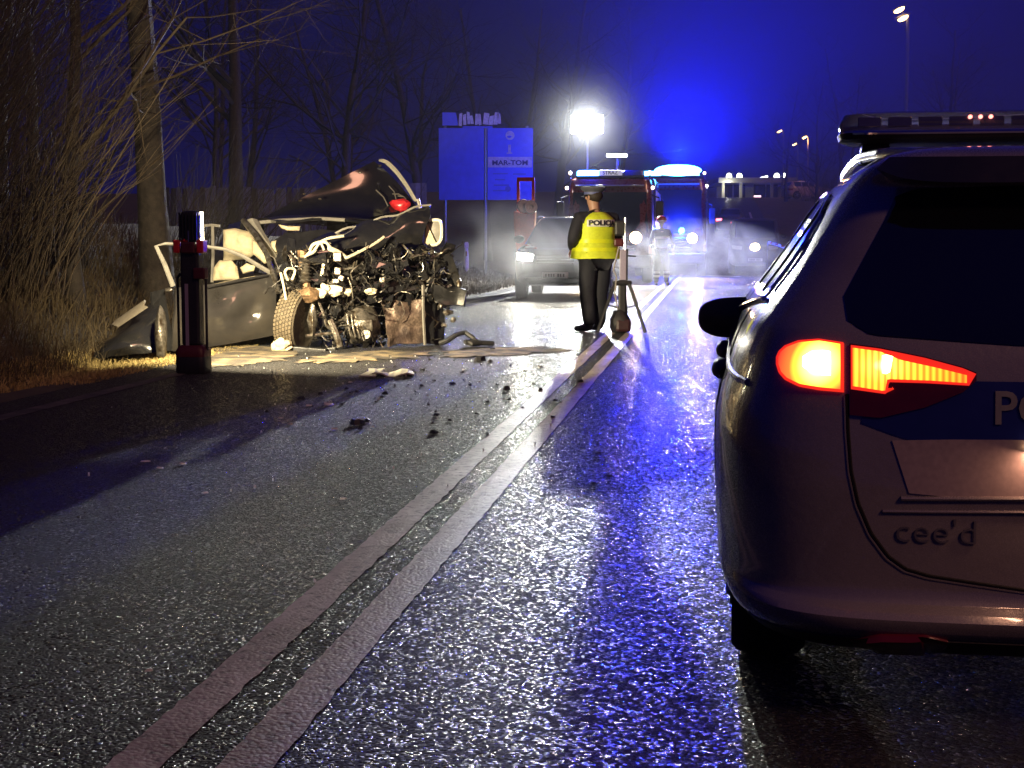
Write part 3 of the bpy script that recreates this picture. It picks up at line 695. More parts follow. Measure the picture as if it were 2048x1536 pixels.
t1 = fire_truck(R(T1U, T1V, 0), -PHI, "red fire engine with raised floodlight mast, nearest behind the SUV", True, False, sign="STRAŻ")
# telescopic floodlight mast
mx, my = -.78, 1.75
ms = MB().tube([(mx, my, 2.9), (mx, my, 4.45)], .035, 8, .022).build("floodlight_mast", mat("mast_silver", (.6, .6, .62), .3, 1.0), t1, smooth=True)
FLOOD = mat("lit_floodlight", (.9, .9, .8), .3, emit=(1.0, .97, .72), estr=70.0)
MB().box((mx, my - .02, 4.62), (.95, .06, .05)).build("cross_arm", BLACKP, ms)
for dx in (-.36, -.12, .12, .36):
    for dz in (4.48, 4.76):
        h = MB().box((mx + dx, my - .10, dz), (.22, .12, .26)).build("floodlight", BLACKP, ms, bevel=.01)
        MB().box((mx + dx, my - .165, dz), (.205, .012, .245)).build("lit_face", FLOOD, h)
mw = Matrix.Translation(R(T1U, T1V, 0)) @ Matrix.Rotation(-PHI, 4, 'Z')
def t1w(x, y, z): return mw @ Vector((x, y, z))
MAST = t1w(mx, my - .35, 4.62)
lamp("floodlight_beam", 'SPOT', t1w(mx, my - .32, 4.62), 13000, (.97, .99, .90), size=.11, target=Vector((-1.0, 8, 0)), spot=150, blend=.6)
# LED work light above the cab
w_ = MB().box((.15, .95, 3.66), (.62, .10, .10)).build("work_light", BLACKP, t1, bevel=.02)
MB().box((.15, .89, 3.66), (.58, .03, .085)).build("lit_face", mat("lit_worklight", (.9, .9, .9), .3, emit=(.95, 1, .9), estr=20), w_, bevel=.01)
MB().box((.15, .98, 3.33), (.06, .06, .62)).build("work_light_post", BLACKP, w_)
lamp("headlight_beam", 'SPOT', t1w(.76, -.2, 1.29), 260, (1.0, .62, .32), size=.1, target=t1w(1.0, -16, .2), spot=80, blend=.9)
lamp("headlight_beam", 'SPOT', t1w(-.76, -.2, 1.29), 120, (1.0, .62, .32), size=.1, target=t1w(-1.0, -16, .2), spot=80, blend=.9)
lamp("beacon_light", 'POINT', t1w(-.65, .30, 3.5), 620, (.01, .03, 1.0), size=.12)
T2U, T2V = -1.36, 49.6
t2 = fire_truck(R(T2U, T2V, 0), -PHI, "second fire engine with its whole roof beacon glowing blue-white", True, True, H=3.35, sign=None)
mw2 = Matrix.Translation(R(T2U, T2V, 0)) @ Matrix.Rotation(-PHI, 4, 'Z')
def t2w(x, y, z): return mw2 @ Vector((x, y, z))
MB().blob((.25, .36, 3.58), (1.6, .35, .40), 2, .03, 20, 12).build("beacon_strip", BLUEL, t2, smooth='all')
for x in (.62,):
    MB().lathe([(.05, -.08), (.09, -.05), (.10, 0)], (x - .22, -.05, 1.55), 'y', 14).build("grille_strobe", CYANL, t2, smooth=True)
lamp("beacon_light", 'SPOT', t2w(.2, .1, 4.0), 33000, DEEPBLUE, size=.2, target=t2w(13.0, -20, 33.0), spot=176, blend=1.0)
lamp("beacon_light", 'POINT', t2w(.4, -.25, 1.55), 2600, (.004, .03, 1.0), size=.08)
lamp("headlight_beam", 'SPOT', t2w(.95, -.2, 1.29), 1500, (1.0, .66, .40), size=.1, target=t2w(2.6, -26, .2), spot=70, blend=.9)
# ================================================================== the wrecked black car
def YF(px): return 15.5 + (px - 590) / 310.0 * .8
def W_(px, py, d=0.0): return P(px, py, YF(px) + d)
O_ = G(745, 694); AW = math.atan2(.8, 1.62)
RX = Vector((math.cos(AW), math.sin(AW), 0)); BX = Vector((-math.sin(AW), math.cos(AW), 0))
def WL(x, y, z): return O_ + RX * x + BX * y + Vector((0, 0, z))
wk = empty("wrecked_car", O_, 0, "crushed black car with torn-off front, open door and raised tailgate", "car")
class WB(MB):                                   # world-space builder -> child of the wreck
    def build(s, name, m, parent=None, **k):
        s.v = [tuple(Vector(v) - O_) for v in s.v]
        return MB.build(s, name, m, parent if parent is not None else wk, **k)
WBLACK = mat("dusty_black_paint", (.012, .012, .013), .18, var=.3, scale=3, coat=.9, dirt=(.022, .020, .018), dscale=11, damt=.36)
WDARK = mat("dark_engine_metal", (.05, .047, .045), .42, .7, var=.5, scale=25, bump=.4, bscale=40, dirt=(.02, .016, .012), dscale=12, damt=.5)
WALU = mat("cast_aluminium", (.26, .24, .21), .36, .8, var=.35, scale=30, bump=.4, bscale=50, dirt=(.07, .05, .03), dscale=14, damt=.45)
WRUST = mat("rusty_steel", (.20, .125, .07), .6, .5, var=.5, scale=22, bump=.5, bscale=60)
WPLAS = mat("black_moulding", (.014, .014, .015), .38, var=.3, bump=.2, bscale=40)
WCREAM = mat("airbag_cloth", (.52, .45, .30), .85, var=.2, scale=9, bump=.9, bscale=11, dirt=(.25, .2, .13), dscale=6, damt=.36)
WPALE = mat("pale_plastic", (.45, .40, .30), .5, var=.2, scale=18, bump=.2)
WRAD = mat("radiator_fins", (.16, .115, .09), .5, .5, var=.35, scale=40, bump=.5, bscale=26, dirt=(.05, .035, .03), dscale=6, damt=.5)
WTRIM = mat("grey_trim", (.20, .19, .17), .5, var=.2, scale=12)
rw = random.Random(11)
def crumple(grid, amp, seed, fr=3.0):
    out = []
    for r in grid:
        q = []
        for p in r:
            n = mnoise.noise_vector(Vector(p) * fr + Vector((seed, seed * .7, 0))); q.append(Vector(p) + n * amp)
        out.append(q)
    return out
def quad_grid(a, b, c, d, n=14, m=8):           # a-b bottom, d-c top
    a, b, c, d = map(Vector, (a, b, c, d))
    return [[(a.lerp(b, i / n)).lerp(d.lerp(c, i / n), j / m) for j in range(m + 1)] for i in range(n + 1)]
# tub, floor and rear quarters
t = WB(); c = [WL(x, y, z) for z in (.22, .80) for x, y in ((-.86, .75), (.86, .75), (.84, 3.7), (-.84, 3.7))]
t.add(c, [(3, 2, 1, 0), (4, 5, 6, 7), (0, 1, 5, 4), (1, 2, 6, 5), (2, 3, 7, 6), (3, 0, 4, 7)]).build("body_tub", WBLACK, bevel=.05)
for sg in (-1, 1):
    WB().sheet(crumple(quad_grid(WL(sg * .84, 2.6, .75), WL(sg * .83, 3.75, .75), WL(sg * .66, 3.3, 1.38), WL(sg * .68, 2.65, 1.40)), .015, 4), .03).build("rear_quarter", WBLACK, smooth=True)
    WB().tube([WL(sg * .80, 1.75, .8), WL(sg * .66, 1.95, 1.40)], .045, 8, flat=.6).build("door_pillar", WBLACK, smooth=True)
WB().sheet(crumple([[WL(x, y, 1.40 + .05 * math.cos(x * 2.0) - .03 * math.sin(y * 2.2)) for y in [1.25 + .2 * k for k in range(11)]] for x in [-.68 + .136 * i for i in range(11)]], .03, 9), .03).build("roof", WBLACK, smooth=True)
WB().tube([P(497, 447, 17.0), P(560, 441, 17.05), P(640, 437, 17.1), P(690, 440, 17.1)], .045, 8, flat=.55).build("roof_edge", WTRIM, smooth=True)
WB().tube([P(690, 440, 17.1), P(760, 452, 17.3), P(835, 462, 17.4)], .04, 8, flat=.6).build("roof_edge", WBLACK, smooth=True)
# right front pillar torn and twisted
WB().sheet(crumple([[P(486 + 4 * k, 441 - 2 * k, 16.9 - .02 * k) , P(512 + 3 * k, 437 + 3 * k, 16.9), ] if 0 else [P(489 + 8 * k, 440 + 11 * k, 16.95 - .045 * k), P(503 + 6.5 * k, 437 + 10 * k, 16.9 - .045 * k), P(514 + 5.5 * k, 440 + 9.5 * k, 16.95 - .045 * k)] for k in range(9)], .015, 2, 6), .02).build("front_pillar", WTRIM, smooth=True)
WB().tube([P(487, 441, 16.9), P(510, 470, 16.6), P(532, 505, 16.3), P(550, 560, 16.0), P(556, 585, 15.9)], .035, 7, .03).build("pillar_frame", WALU, smooth=True)
WB().tube([P(425, 452, 17.2), P(426, 510, 17.1), P(424, 565, 17.0)], .02, 6).build("seat_belt_post", WTRIM)
WB().tube([P(398, 452, 17.2), P(425, 450, 17.2), P(440, 452, 17.2)], .018, 6).build("roof_gutter", WTRIM)
# seats, dash and airbags seen through the openings
for x in (-.38, .38):
    WB().blob(WL(x, 1.75, .88), (.5, .3, .75), 3, .2, 12, 8).build("seat", mat("seat_cloth", (.03, .03, .035), .9, bump=.3), smooth=True)
WB().sheet(crumple(quad_grid(W_(545, 520, .75), W_(850, 500, .75), W_(830, 452, 1.15), W_(565, 468, 1.15)), .07, 3, 4), .04).build("dashboard", WPLAS, smooth=True)
def bag(pts, Y, th, seed):
    ps = [P(x, y, Y) for x, y in pts]; c = sum(ps, Vector()) / len(ps); rings = []
    dense = []
    for i in range(len(ps)):
        for k in range(4):
            dense.append(ps[i].lerp(ps[(i + 1) % len(ps)], k / 4))
    for s_, dy in ((.05, -th), (.45, -th * .93), (.8, -th * .62), (.97, -th * .2), (1, 0), (.97, th * .3), (.6, th * .6), (.05, th * .7)):
        rings.append([c + (p - c) * s_ + Vector((0, dy, 0)) + mnoise.noise_vector(p * 7 + Vector((seed, 0, dy * 9))) * .015 for p in dense])
    return WB().loft(rings).build("airbag", WCREAM, smooth='all')
bag([(446, 460), (470, 456), (500, 462), (510, 480), (520, 500), (500, 516), (478, 520), (448, 523)], 16.95, .10, 1)
bag([(425, 562), (428, 535), (440, 520), (462, 520), (474, 532), (480, 560)], 16.6, .09, 2)
bag([(542, 482), (560, 478), (580, 488), (586, 505), (560, 515), (545, 514)], 16.75, .12, 3)
bag([(505, 480), (524, 492), (545, 520), (530, 528), (505, 508)], 16.7, .07, 5)
bag([(556, 448), (575, 452), (600, 452), (598, 462), (575, 462), (562, 456)], 17.0, .05, 4)
bag([(478, 535), (495, 526), (512, 530), (508, 542), (486, 548)], 16.35, .05, 6)
# open right front door, hinged at the pillar and swung towards the verge
def D_(px, py, out=0.0): return P(px, py, 15.45 + (px - 340) / 212.0 * .70 - out)
top = [(352, 574), (415, 570), (470, 561), (520, 550), (552, 546)]; bot = [(346, 704), (418, 696), (470, 686), (520, 676), (552, 668)]
g = []
for i in range(25):
    k = i / 24; xt, yt = np.interp(k, [0, .3, .6, .85, 1], [q[0] for q in top]), np.interp(k, [0, .3, .6, .85, 1], [q[1] for q in top])
    xb, yb = np.interp(k, [0, .3, .6, .85, 1], [q[0] for q in bot]), np.interp(k, [0, .3, .6, .85, 1], [q[1] for q in bot]); row = []
    for j in range(17):
        s_ = j / 16; x, y = xb + (xt - xb) * s_, yb + (yt - yb) * s_
        out = .07 * math.sin(math.pi * min(1, s_ * 1.15)) ** .8 - .09 * math.exp(-((k - .74) ** 2 / .010 + (s_ - .45) ** 2 / .03)) - .05 * math.exp(-((k - .45) ** 2 / .02 + (s_ - .75) ** 2 / .01)) - .012 * (1 if .36 < s_ < .42 else 0)
        row.append(D_(x, y, out) + mnoise.noise_vector(Vector((k * 5, s_ * 4, 1))) * .012)
    g.append(row)
door = WB().sheet(g, .05).build("door", mat("dusty_door_paint", (.030, .028, .027), .2, var=.25, scale=4, coat=.5, dirt=(.045, .040, .034), dscale=2.2, damt=.42), smooth=True)
fr = [(346, 572), (330, 530), (312, 492), (330, 487), (356, 488), (412, 493), (450, 498), (485, 512), (520, 533), (545, 548)]
WB().tube([D_(x, y) for x, y in fr], [.03, .028, .024, .022, .022, .022, .024, .027, .03, .03], 8, flat=.7).build("window_frame", WTRIM, door, smooth=True)
WB().tube([D_(415 + 10 * k, 575 - 2.0 * k, .06) for k in range(13)], .010, 5).build("window_seal", WPLAS, door)
WB().sheet([[D_(300 + 6 * k, 585 - 1.5 * k, -.1 - .03 * k), D_(303 + 8 * k, 640, -.05 - .02 * k), D_(312 + 9 * k, 702, -.02 - .01 * k)] for k in range(5)], .03).build("inner_lining", WPLAS, door, smooth=True)
WB().blob(D_(338, 580, .02), (.09, .06, .05), 2).build("door_latch", WALU, door, smooth=True)
WB().blob(D_(325, 672, .03), (.10, .08, .30), 5, .3).build("torn_seal", WALU, door, smooth=True)
# folded bonnet
gr = quad_grid(W_(585, 512, .10), W_(846, 484, .25), W_(862, 407, .35), W_(632, 476, .55), 20, 8)
gr = [[p + Vector((0, -.10 * math.sin(math.pi * j / 8), .02 * math.sin(i * .9))) for j, p in enumerate(r)] for i, r in enumerate(gr)]
bn = WB().sheet(crumple(crumple(gr, .05, 6, 3.2), .02, 3, 9.0), .018).build("bonnet", WBLACK, smooth=True)
WB().tube([W_(640 + 11.1 * k, 475 - 3.4 * k + 3 * math.sin(k), .53 - .009 * k) for k in range(21)], .012, 6).build("bonnet_edge", WTRIM, bn, smooth=True)
# raised tailgate at the back
A, B, C, D = P(528, 434, 19.0), P(748, 322, 19.9), P(834, 414, 19.7), P(690, 446, 19.0)
gr = quad_grid(A, D, C, B, 16, 12)
gr = [[p + Vector((0, .16 * math.sin(math.pi * i / 16) * math.sin(math.pi * j / 12), .05 * math.sin(math.pi * i / 16))) for j, p in enumerate(r)] for i, r in enumerate(gr)]
tg = WB().sheet(gr, .06).build("tailgate", WBLACK, smooth=True)
WB().sheet([[P(757 + 70 * k ** .8, 322 + 80 * k ** 1.25, 19.78), P(765 + 66 * k ** .8, 321 + 82 * k ** 1.25, 19.74)] for k in [i / 12 for i in range(13)]], .03).build("tailgate_edge", mat("pale_trim", (.62, .60, .5), .35, var=.15), tg, smooth=True)
WB().blob(P(801, 411, 19.55), (.27, .12, .17), 3, .35, 12, 8).build("tail_light", mat("broken_red_lens", (.75, .03, .04), .25, var=.3, scale=14), tg, smooth=True)
for a, b in (((778, 372), (792, 398)), ((785, 388), (804, 392)), ((752, 380), (776, 412)), ((796, 392), (812, 398))):
    WB().tube([P(*a, 19.55), P((a[0] + b[0]) / 2 + 3, (a[1] + b[1]) / 2 - 2, 19.5), P(*b, 19.55)], .008, 5).build("loose_wire", WTRIM, tg)
WB().tube([P(836, 398, 19.6), P(842, 420, 19.6)], .03, 6, flat=.5).build("tailgate_trim", mat("pale_trim"), tg)
for x, y in ((760, 331), (720, 345), (640, 398), (600, 401), (608, 388)):
    WB().blob(P(x, y, 19.55 - (760 - x) * .004), (.05, .03, .03), x).build("rivet", WALU, tg)
# left mirror hanging on the far side
mr = WB().loft([[P(866 + 17 * sx * spow(math.cos(2 * math.pi * j / 16), .6), 465 + 25 * sx * spow(math.sin(2 * math.pi * j / 16), .6) - 4 * math.cos(2 * math.pi * j / 16), 16.55 + dy) for j in range(16)] for dy, sx in ((-.06, .84), (-.05, 1), (.03, .95), (.1, .6))]).build("wing_mirror", WTRIM, smooth=True)
WB().tube([P(866 + 17 * spow(math.cos(a), .6), 465 + 25 * spow(math.sin(a), .6) - 4 * math.cos(a), 16.48) for a in [-1.9 + 3.6 * i / 14 for i in range(15)]], .018, 6).build("mirror_rim", mat("pale_trim"), mr, smooth=True)
WB().plate([P(848, 488, 16.47), P(854, 448, 16.47), P(872, 486, 16.47)], .02).build("mirror_glass", WCREAM, mr)
# right front wheel: bare tyre with tread blocks
wc = P(592, 640, 15.62); wr = .335
rot = Matrix.Rotation(rad(-17), 3, 'Z') @ Matrix.Rotation(rad(8), 3, 'Y')
ty = WB().lathe([(wr * .64, -.10), (wr * .90, -.115), (wr * .965, -.095), (wr * .975, 0), (wr * .965, .095), (wr * .90, .115), (wr * .64, .10)], wc, 'x', 44, rot).build("wheel", mat("muddy_tyre", (.06, .048, .032), .85, var=.4, scale=30, bump=.3), smooth=True)
tb = WB()
for i in range(46):
    for j, x in enumerate((-.088, -.053, -.017, .017, .053, .088)):
        a = 2 * math.pi * (i + .5 * (j % 2) + .12 * j) / 46
        c = wc + rot @ Vector((x, math.cos(a) * wr * .985, math.sin(a) * wr * .985))
        tb.box(c, (.027, .030, .016), rot @ Matrix.Rotation(a - math.pi / 2, 3, 'X'))
o = tb.build("tread_blocks", mat("muddy_tread", (.095, .075, .048), .85, var=.35, scale=30), ty); o['kind'] = 'stuff'
WB().lathe([(wr * .63, -.09), (wr * .60, -.05), (wr * .22, .02), (wr * .2, .06), (wr * .6, .06), (wr * .63, .09)], wc, 'x', 28, rot).build("rim", WDARK, ty, smooth=True)
# suspension and drive train
def pipe(name, pts, r, m, d=0.0, seg=7, r2=None, flat=1.0):
    q = [W_(p[0], p[1], (p[2] if len(p) > 2 else 0) + d) for p in pts]
    s = []
    for i in range(len(q) - 1):                  # Catmull-Rom
        p0, p1, p2, p3 = q[max(i - 1, 0)], q[i], q[i + 1], q[min(i + 2, len(q) - 1)]
        for k in range(5):
            t = k / 5; s.append(.5 * ((2 * p1) + (p2 - p0) * t + (2 * p0 - 5 * p1 + 4 * p2 - p3) * t * t + (3 * p1 - p0 - 3 * p2 + p3) * t ** 3))
    s.append(q[-1]); return WB().tube(s, r, seg, r2, flat).build(name, m, smooth=True)
pipe("strut", [(612, 575), (608, 540), (604, 500)], .05, WRUST, .1)
WB().lathe([(.045 + .03 * (k % 2), .018 * k) for k in range(16)], W_(610, 565, .08), 'z', 14).build("coil_spring", WALU, smooth=True)
WB().blob(W_(618, 590, -.05), (.26, .2, .16), 4, .5).build("steering_knuckle", WRUST, smooth=True)
WB().blob(W_(625, 640, -.02), (.10, .1, .34), 7, .4).build("brake_caliper", WALU, smooth=True)
pipe("control_arm", [(660, 640, -.05), (672, 668, -.1), (680, 694, -.12)], .038, WALU)
pipe("tie_rod", [(612, 672, 0), (650, 668, 0), (684, 664, 0)], .02, WALU)
pipe("drive_shaft", [(622, 650, .1), (665, 648, .1), (700, 645, .15)], .028, WDARK)
pipe("sway_bar", [(636, 600, -.02), (648, 630, -.05), (654, 652, -.05), (672, 664, -.04)], .016, WALU)
WB().box(W_(720, 560, .55), (.85, .5, .55), Matrix.Rotation(AW, 3, 'Z') @ Matrix.Rotation(.15, 3, 'Y')).build("engine_block", WDARK, bevel=.04)
WB().blob(W_(722, 652, .12), (.40, .4, .42), 8, .35, 14, 10).build("gearbox", WALU, smooth=True)
for k in range(6):
    pipe("casting_rib", [(694 + 9 * k, 628 + k), (697 + 9 * k, 650 + 2 * k, -.05), (702 + 9 * k, 672 + 2 * k, -.05)], .012, WALU, -.03)
WB().lathe([(.02, -.05), (.05, -.05), (.06, 0), (.06, .05)], W_(733, 668, -.10), 'y', 16).build("pulley", WALU, smooth=True)
WB().sheet(crumple(quad_grid(W_(782, 696, -.02), W_(850, 684, -.02), W_(850, 598, .02), W_(768, 604, .10), 18, 14), .055, 5, 5.5), .04).build("radiator", WRAD, smooth=True)
WB().sheet(crumple(quad_grid(W_(852, 690, .05), W_(890, 690, .12), W_(886, 590, .15), W_(850, 596, .08), 8, 12), .04, 8, 5), .04).build("radiator_shroud", WPLAS, smooth=True)
pipe("radiator_post", [(846, 570, -.05), (847, 630, -.06), (850, 690, -.06)], .022, WTRIM, 0, 6, None, .5)
WB().sheet(crumple(quad_grid(W_(745, 590, .0), W_(886, 582, .1), W_(880, 560, .2), W_(750, 566, .1), 16, 6), .05, 12, 5), .03).build("front_crossmember", WPLAS, smooth=True)
# headlight and bracket remains
for x, y, w, h_, sd in ((640, 586, .17, .10, 1), (668, 582, .22, .12, 2), (695, 585, .12, .08, 3), (742, 583, .14, .07, 4), (651, 575, .1, .09, 6)):
    WB().blob(W_(x, y, -.08), (w, .1, h_), sd, .6, 9, 6).build("lamp_fragment", WPALE)
for x, y, w, h_ in ((675, 514, .09, .10), (676, 542, .07, .08), (683, 556, .06, .06), (672, 562, .08, .05), (765, 560, .06, .06)):
    WB().box(W_(x, y, -.06), (w, .06, h_), Matrix.Rotation(rw.uniform(-.5, .5), 3, 'Y')).build("bracket", WALU, bevel=.01)
# bright bare hoses across the bulkhead
for pts, r in (([(612, 512, .1), (634, 490, .05), (645, 482, 0), (660, 476, 0), (687, 472, 0)], .016),
               ([(620, 500, .05), (628, 488, 0), (650, 484, -.03), (662, 496, -.03), (676, 502, -.02), (690, 512, 0), (697, 514, 0), (745, 490, .05), (768, 474, .1)], .017),
               ([(608, 514, 0), (626, 504, 0), (640, 486, -.02), (648, 500, -.02)], .013), ([(660, 486, 0), (657, 498, -.02), (668, 503, -.02), (676, 500, 0)], .012),
               ([(705, 560, -.06), (702, 545, -.08), (714, 533, -.08), (720, 530, -.05)], .009), ([(706, 600, -.05), (704, 580, -.08), (700, 565, -.08), (696, 555, -.06)], .008),
               ([(576, 560, 0), (570, 545, -.03), (576, 537, -.03), (590, 540, 0), (584, 560, 0)], .014), ([(561, 545, .05), (568, 575, 0), (572, 600, -.02)], .014)):
    pipe("hose", pts, r, WALU if r < .012 else WPALE, -.05)
# torn wing on the far side and bumper remains
WB().sheet(crumple([[W_(878 + 40 * k ** 1.2, 498 + 60 * k ** 1.4, .1), W_(893 + 28 * k, 500 + 66 * k ** 1.2, .0), W_(884 + 28 * k, 512 + 60 * k ** 1.2, .05)] for k in [i / 10 for i in range(11)]], .012, 3, 6), .02).build("torn_wing", WBLACK, smooth=True)
WB().blob(W_(918, 568, 0), (.06, .05, .1), 3, .3).build("wing_bracket", WALU, smooth=True)
WB().sheet(crumple(quad_grid(W_(872, 610, 0), W_(925, 608, -.1), W_(930, 584, -.1), W_(868, 572, 0), 10, 6), .04, 15, 7), .09).build("bumper_beam", WPLAS, smooth=True)
for x, y in ((882, 612), (892, 625), (900, 624), (906, 640), (888, 650)):
    WB().blob(W_(x, y, .02), (.07, .07, .06), x, .5).build("broken_clip", WALU)
WB().box(W_(620, 704, -.16), (.36, .16, .10), Matrix.Rotation(.08, 3, 'Y')).build("subframe_piece", WPLAS, bevel=.012)
WB().box(W_(660, 703, -.12), (.15, .12, .09), Matrix.Rotation(-.1, 3, 'Y')).build("subframe_piece", WPLAS, bevel=.012)
WB().blob(P(566, 691, 15.30), (.18, .14, .16), 9, .5, 10, 7).build("foam_block", WCREAM)
WB().blob(P(549, 694, 15.35), (.07, .07, .12), 4, .4).build("foam_block", WCREAM)
# countless small torn pieces filling the engine bay: wires, brackets, crushed sheet
lwires = MB(); wires = MB(); bits = MB(); scrap = MB()
def in_bay():
    while True:
        x, y = rw.uniform(556, 902), rw.uniform(488, 694)
        if y > 500 + .0 * x and not (x > 770 and y > 600 and rw.random() < .85) and not (x < 625 and y > 585) and not (x > 880 and y > 600): return x, y
for i in range(300):
    x, y = in_bay(); d = rw.uniform(-.06, .40); p = W_(x, y, d) - O_; pts = [p]
    dr = Vector((rw.gauss(0, 1), rw.gauss(0, .4), rw.gauss(0, 1))).normalized()
    for k in range(6):
        dr = (dr + Vector((rw.gauss(0, .5), rw.gauss(0, .3), rw.gauss(0, .5) - .08))).normalized(); pts.append(pts[-1] + dr * rw.uniform(.025, .06))
    (wires if i % 3 else lwires).tube(pts, rw.choice((.004, .005, .007, .010)), 5)
for i in range(170):
    x, y = in_bay(); d = rw.uniform(.0, .45); k3 = [rw.uniform(.006, .028), rw.uniform(.006, .035), rw.uniform(.05, .20)]; rw.shuffle(k3); c = W_(x, y, d) - O_
    (bits if i % 2 else scrap).box(c, k3, Matrix.Rotation(rw.uniform(-1, 1), 3, 'Y') @ Matrix.Rotation(rw.uniform(-1, 1), 3, 'Z') @ Matrix.Rotation(rw.uniform(-.6, .6), 3, 'X'))
shell = MB()
for i in range(120):                            # crushed black skin around the bay, thickest at the far corner
    x, y = in_bay(); x = x if i % 2 else rw.uniform(740, 905); y = y if i % 2 else rw.uniform(495, 610); c = W_(x, y, rw.uniform(.02, .35)) - O_
    u = Vector((rw.gauss(0, 1), rw.gauss(0, .4), rw.gauss(0, .7))).normalized(); w = u.orthogonal().normalized(); L_ = rw.uniform(.08, .22)
    shell.sheet([[c + u * (a_ - 1.5) * L_ * .5 + w * (b_ - 1) * L_ * .35 + mnoise.noise_vector(Vector((i, a_ * 1.3, b_ * 1.7))) * .045 for b_ in range(3)] for a_ in range(4)], .006)
for i in range(110):
    x, y = in_bay(); c = W_(x, y, rw.uniform(0, .4)) - O_; n = rw.randint(4, 6)
    poly = []
    u = Vector((rw.gauss(0, 1), rw.gauss(0, .5), rw.gauss(0, 1))).normalized(); w = u.orthogonal().normalized()
    for k in range(n):
        a = 2 * math.pi * k / n; rr = rw.uniform(.03, .10); poly.append(c + u * math.cos(a) * rr + w * math.sin(a) * rr * .5)
    (scrap if i % 2 else bits).plate(poly, .006)
WB.build(WB().add([Vector(v) + O_ for v in wires.v], wires.f), "wiring_tangle", WDARK)['kind'] = 'stuff'
WB.build(WB().add([Vector(v) + O_ for v in lwires.v], lwires.f), "bare_wiring", WALU)['kind'] = 'stuff'
WB.build(WB().add([Vector(v) + O_ for v in shell.v], shell.f), "crushed_skin", WBLACK)['kind'] = 'stuff'
WB.build(WB().add([Vector(v) + O_ for v in bits.v], bits.f), "crushed_fittings", WDARK, bevel=.004)['kind'] = 'stuff'
WB.build(WB().add([Vector(v) + O_ for v in scrap.v], scrap.f), "torn_sheet_metal", WALU)['kind'] = 'stuff'
# ------------------------------------------------------------------ torn-off bumper lying on the verge
bp = G(255, 716); br_ = empty("detached_bumper", bp, 0, "torn-off black bumper lying on dry grass left of the wreck", "bumper")
YB = bp.y + .3
out = [(190, 712), (196, 690), (215, 664), (245, 636), (285, 606), (312, 590), (330, 600), (340, 650), (338, 690), (300, 706), (240, 716)]
g = []
for k in range(13):
    s_ = k / 12; a = P(190 + 145 * s_, 716 - 12 * s_, YB + .1 * s_) - bp; b = P(196 + 120 * s_, 690 - 98 * s_, YB + .45 + .3 * s_) - bp
    g.append([a.lerp(b, j / 8) + Vector((0, -.28 * math.sin(math.pi * j / 8) * math.sin(math.pi * (.15 + .8 * s_)), 0)) + mnoise.noise_vector(Vector((k * .4, j * .4, 5))) * .03 for j in range(9)])
MB().sheet(g, .03).build("bumper_shell", WBLACK, br_, smooth=True)
MB().sheet([[P(232 + 60 * k, 644 - 42 * k, YB + .2) - bp, P(226 + 62 * k, 652 - 40 * k, YB + .05) - bp, P(236 + 60 * k, 655 - 40 * k, YB) - bp] for k in [i / 6 for i in range(7)]], .02).build("bumper_strip", mat("dusty_grey_plastic", (.16, .14, .11), .7), br_, smooth=True)
MB().blob(P(322, 668, YB - .05) - bp, (.12, .2, .55), 4, .3, 12, 8).build("fog_lamp_housing", WALU, br_, smooth=True)
# ================================================================== people
def skin(name, V, E, Rr, m, parent, sub=2):
    me = bpy.data.meshes.new(name); me.from_pydata(V, E, []); ob = bpy.data.objects.new(name, me); col.objects.link(ob)
    md = ob.modifiers.new("skin", 'SKIN'); md.use_smooth_shade = True
    for i, r in enumerate(Rr):
        d = me.skin_vertices[0].data[i]; d.radius = r if isinstance(r, tuple) else (r, r); d.use_root = (i == 0)
    s2 = ob.modifiers.new("sub", 'SUBSURF'); s2.levels = sub; s2.render_levels = sub
    dg = bpy.context.evaluated_depsgraph_get(); nm = bpy.data.meshes.new_from_object(ob.evaluated_get(dg)); bpy.data.objects.remove(ob)
    nm.materials.clear(); nm.materials.append(m); nm.polygons.foreach_set("use_smooth", [True] * len(nm.polygons))
    o = bpy.data.objects.new(name, nm); col.objects.link(o); o.parent = parent; return o
SKINM = mat("skin", (.42, .24, .17), .5, var=.08, scale=30)
NAVY = mat("navy_cloth", (.012, .013, .022), .8, var=.25, scale=40, bump=.3, bscale=22)
HIVIS = mat("hi_vis_yellow", (.62, .72, .03), .65, var=.08, scale=30, bump=.3, bscale=14)
REFL = mat("reflective_tape", (.80, .80, .74), .35, var=.06)
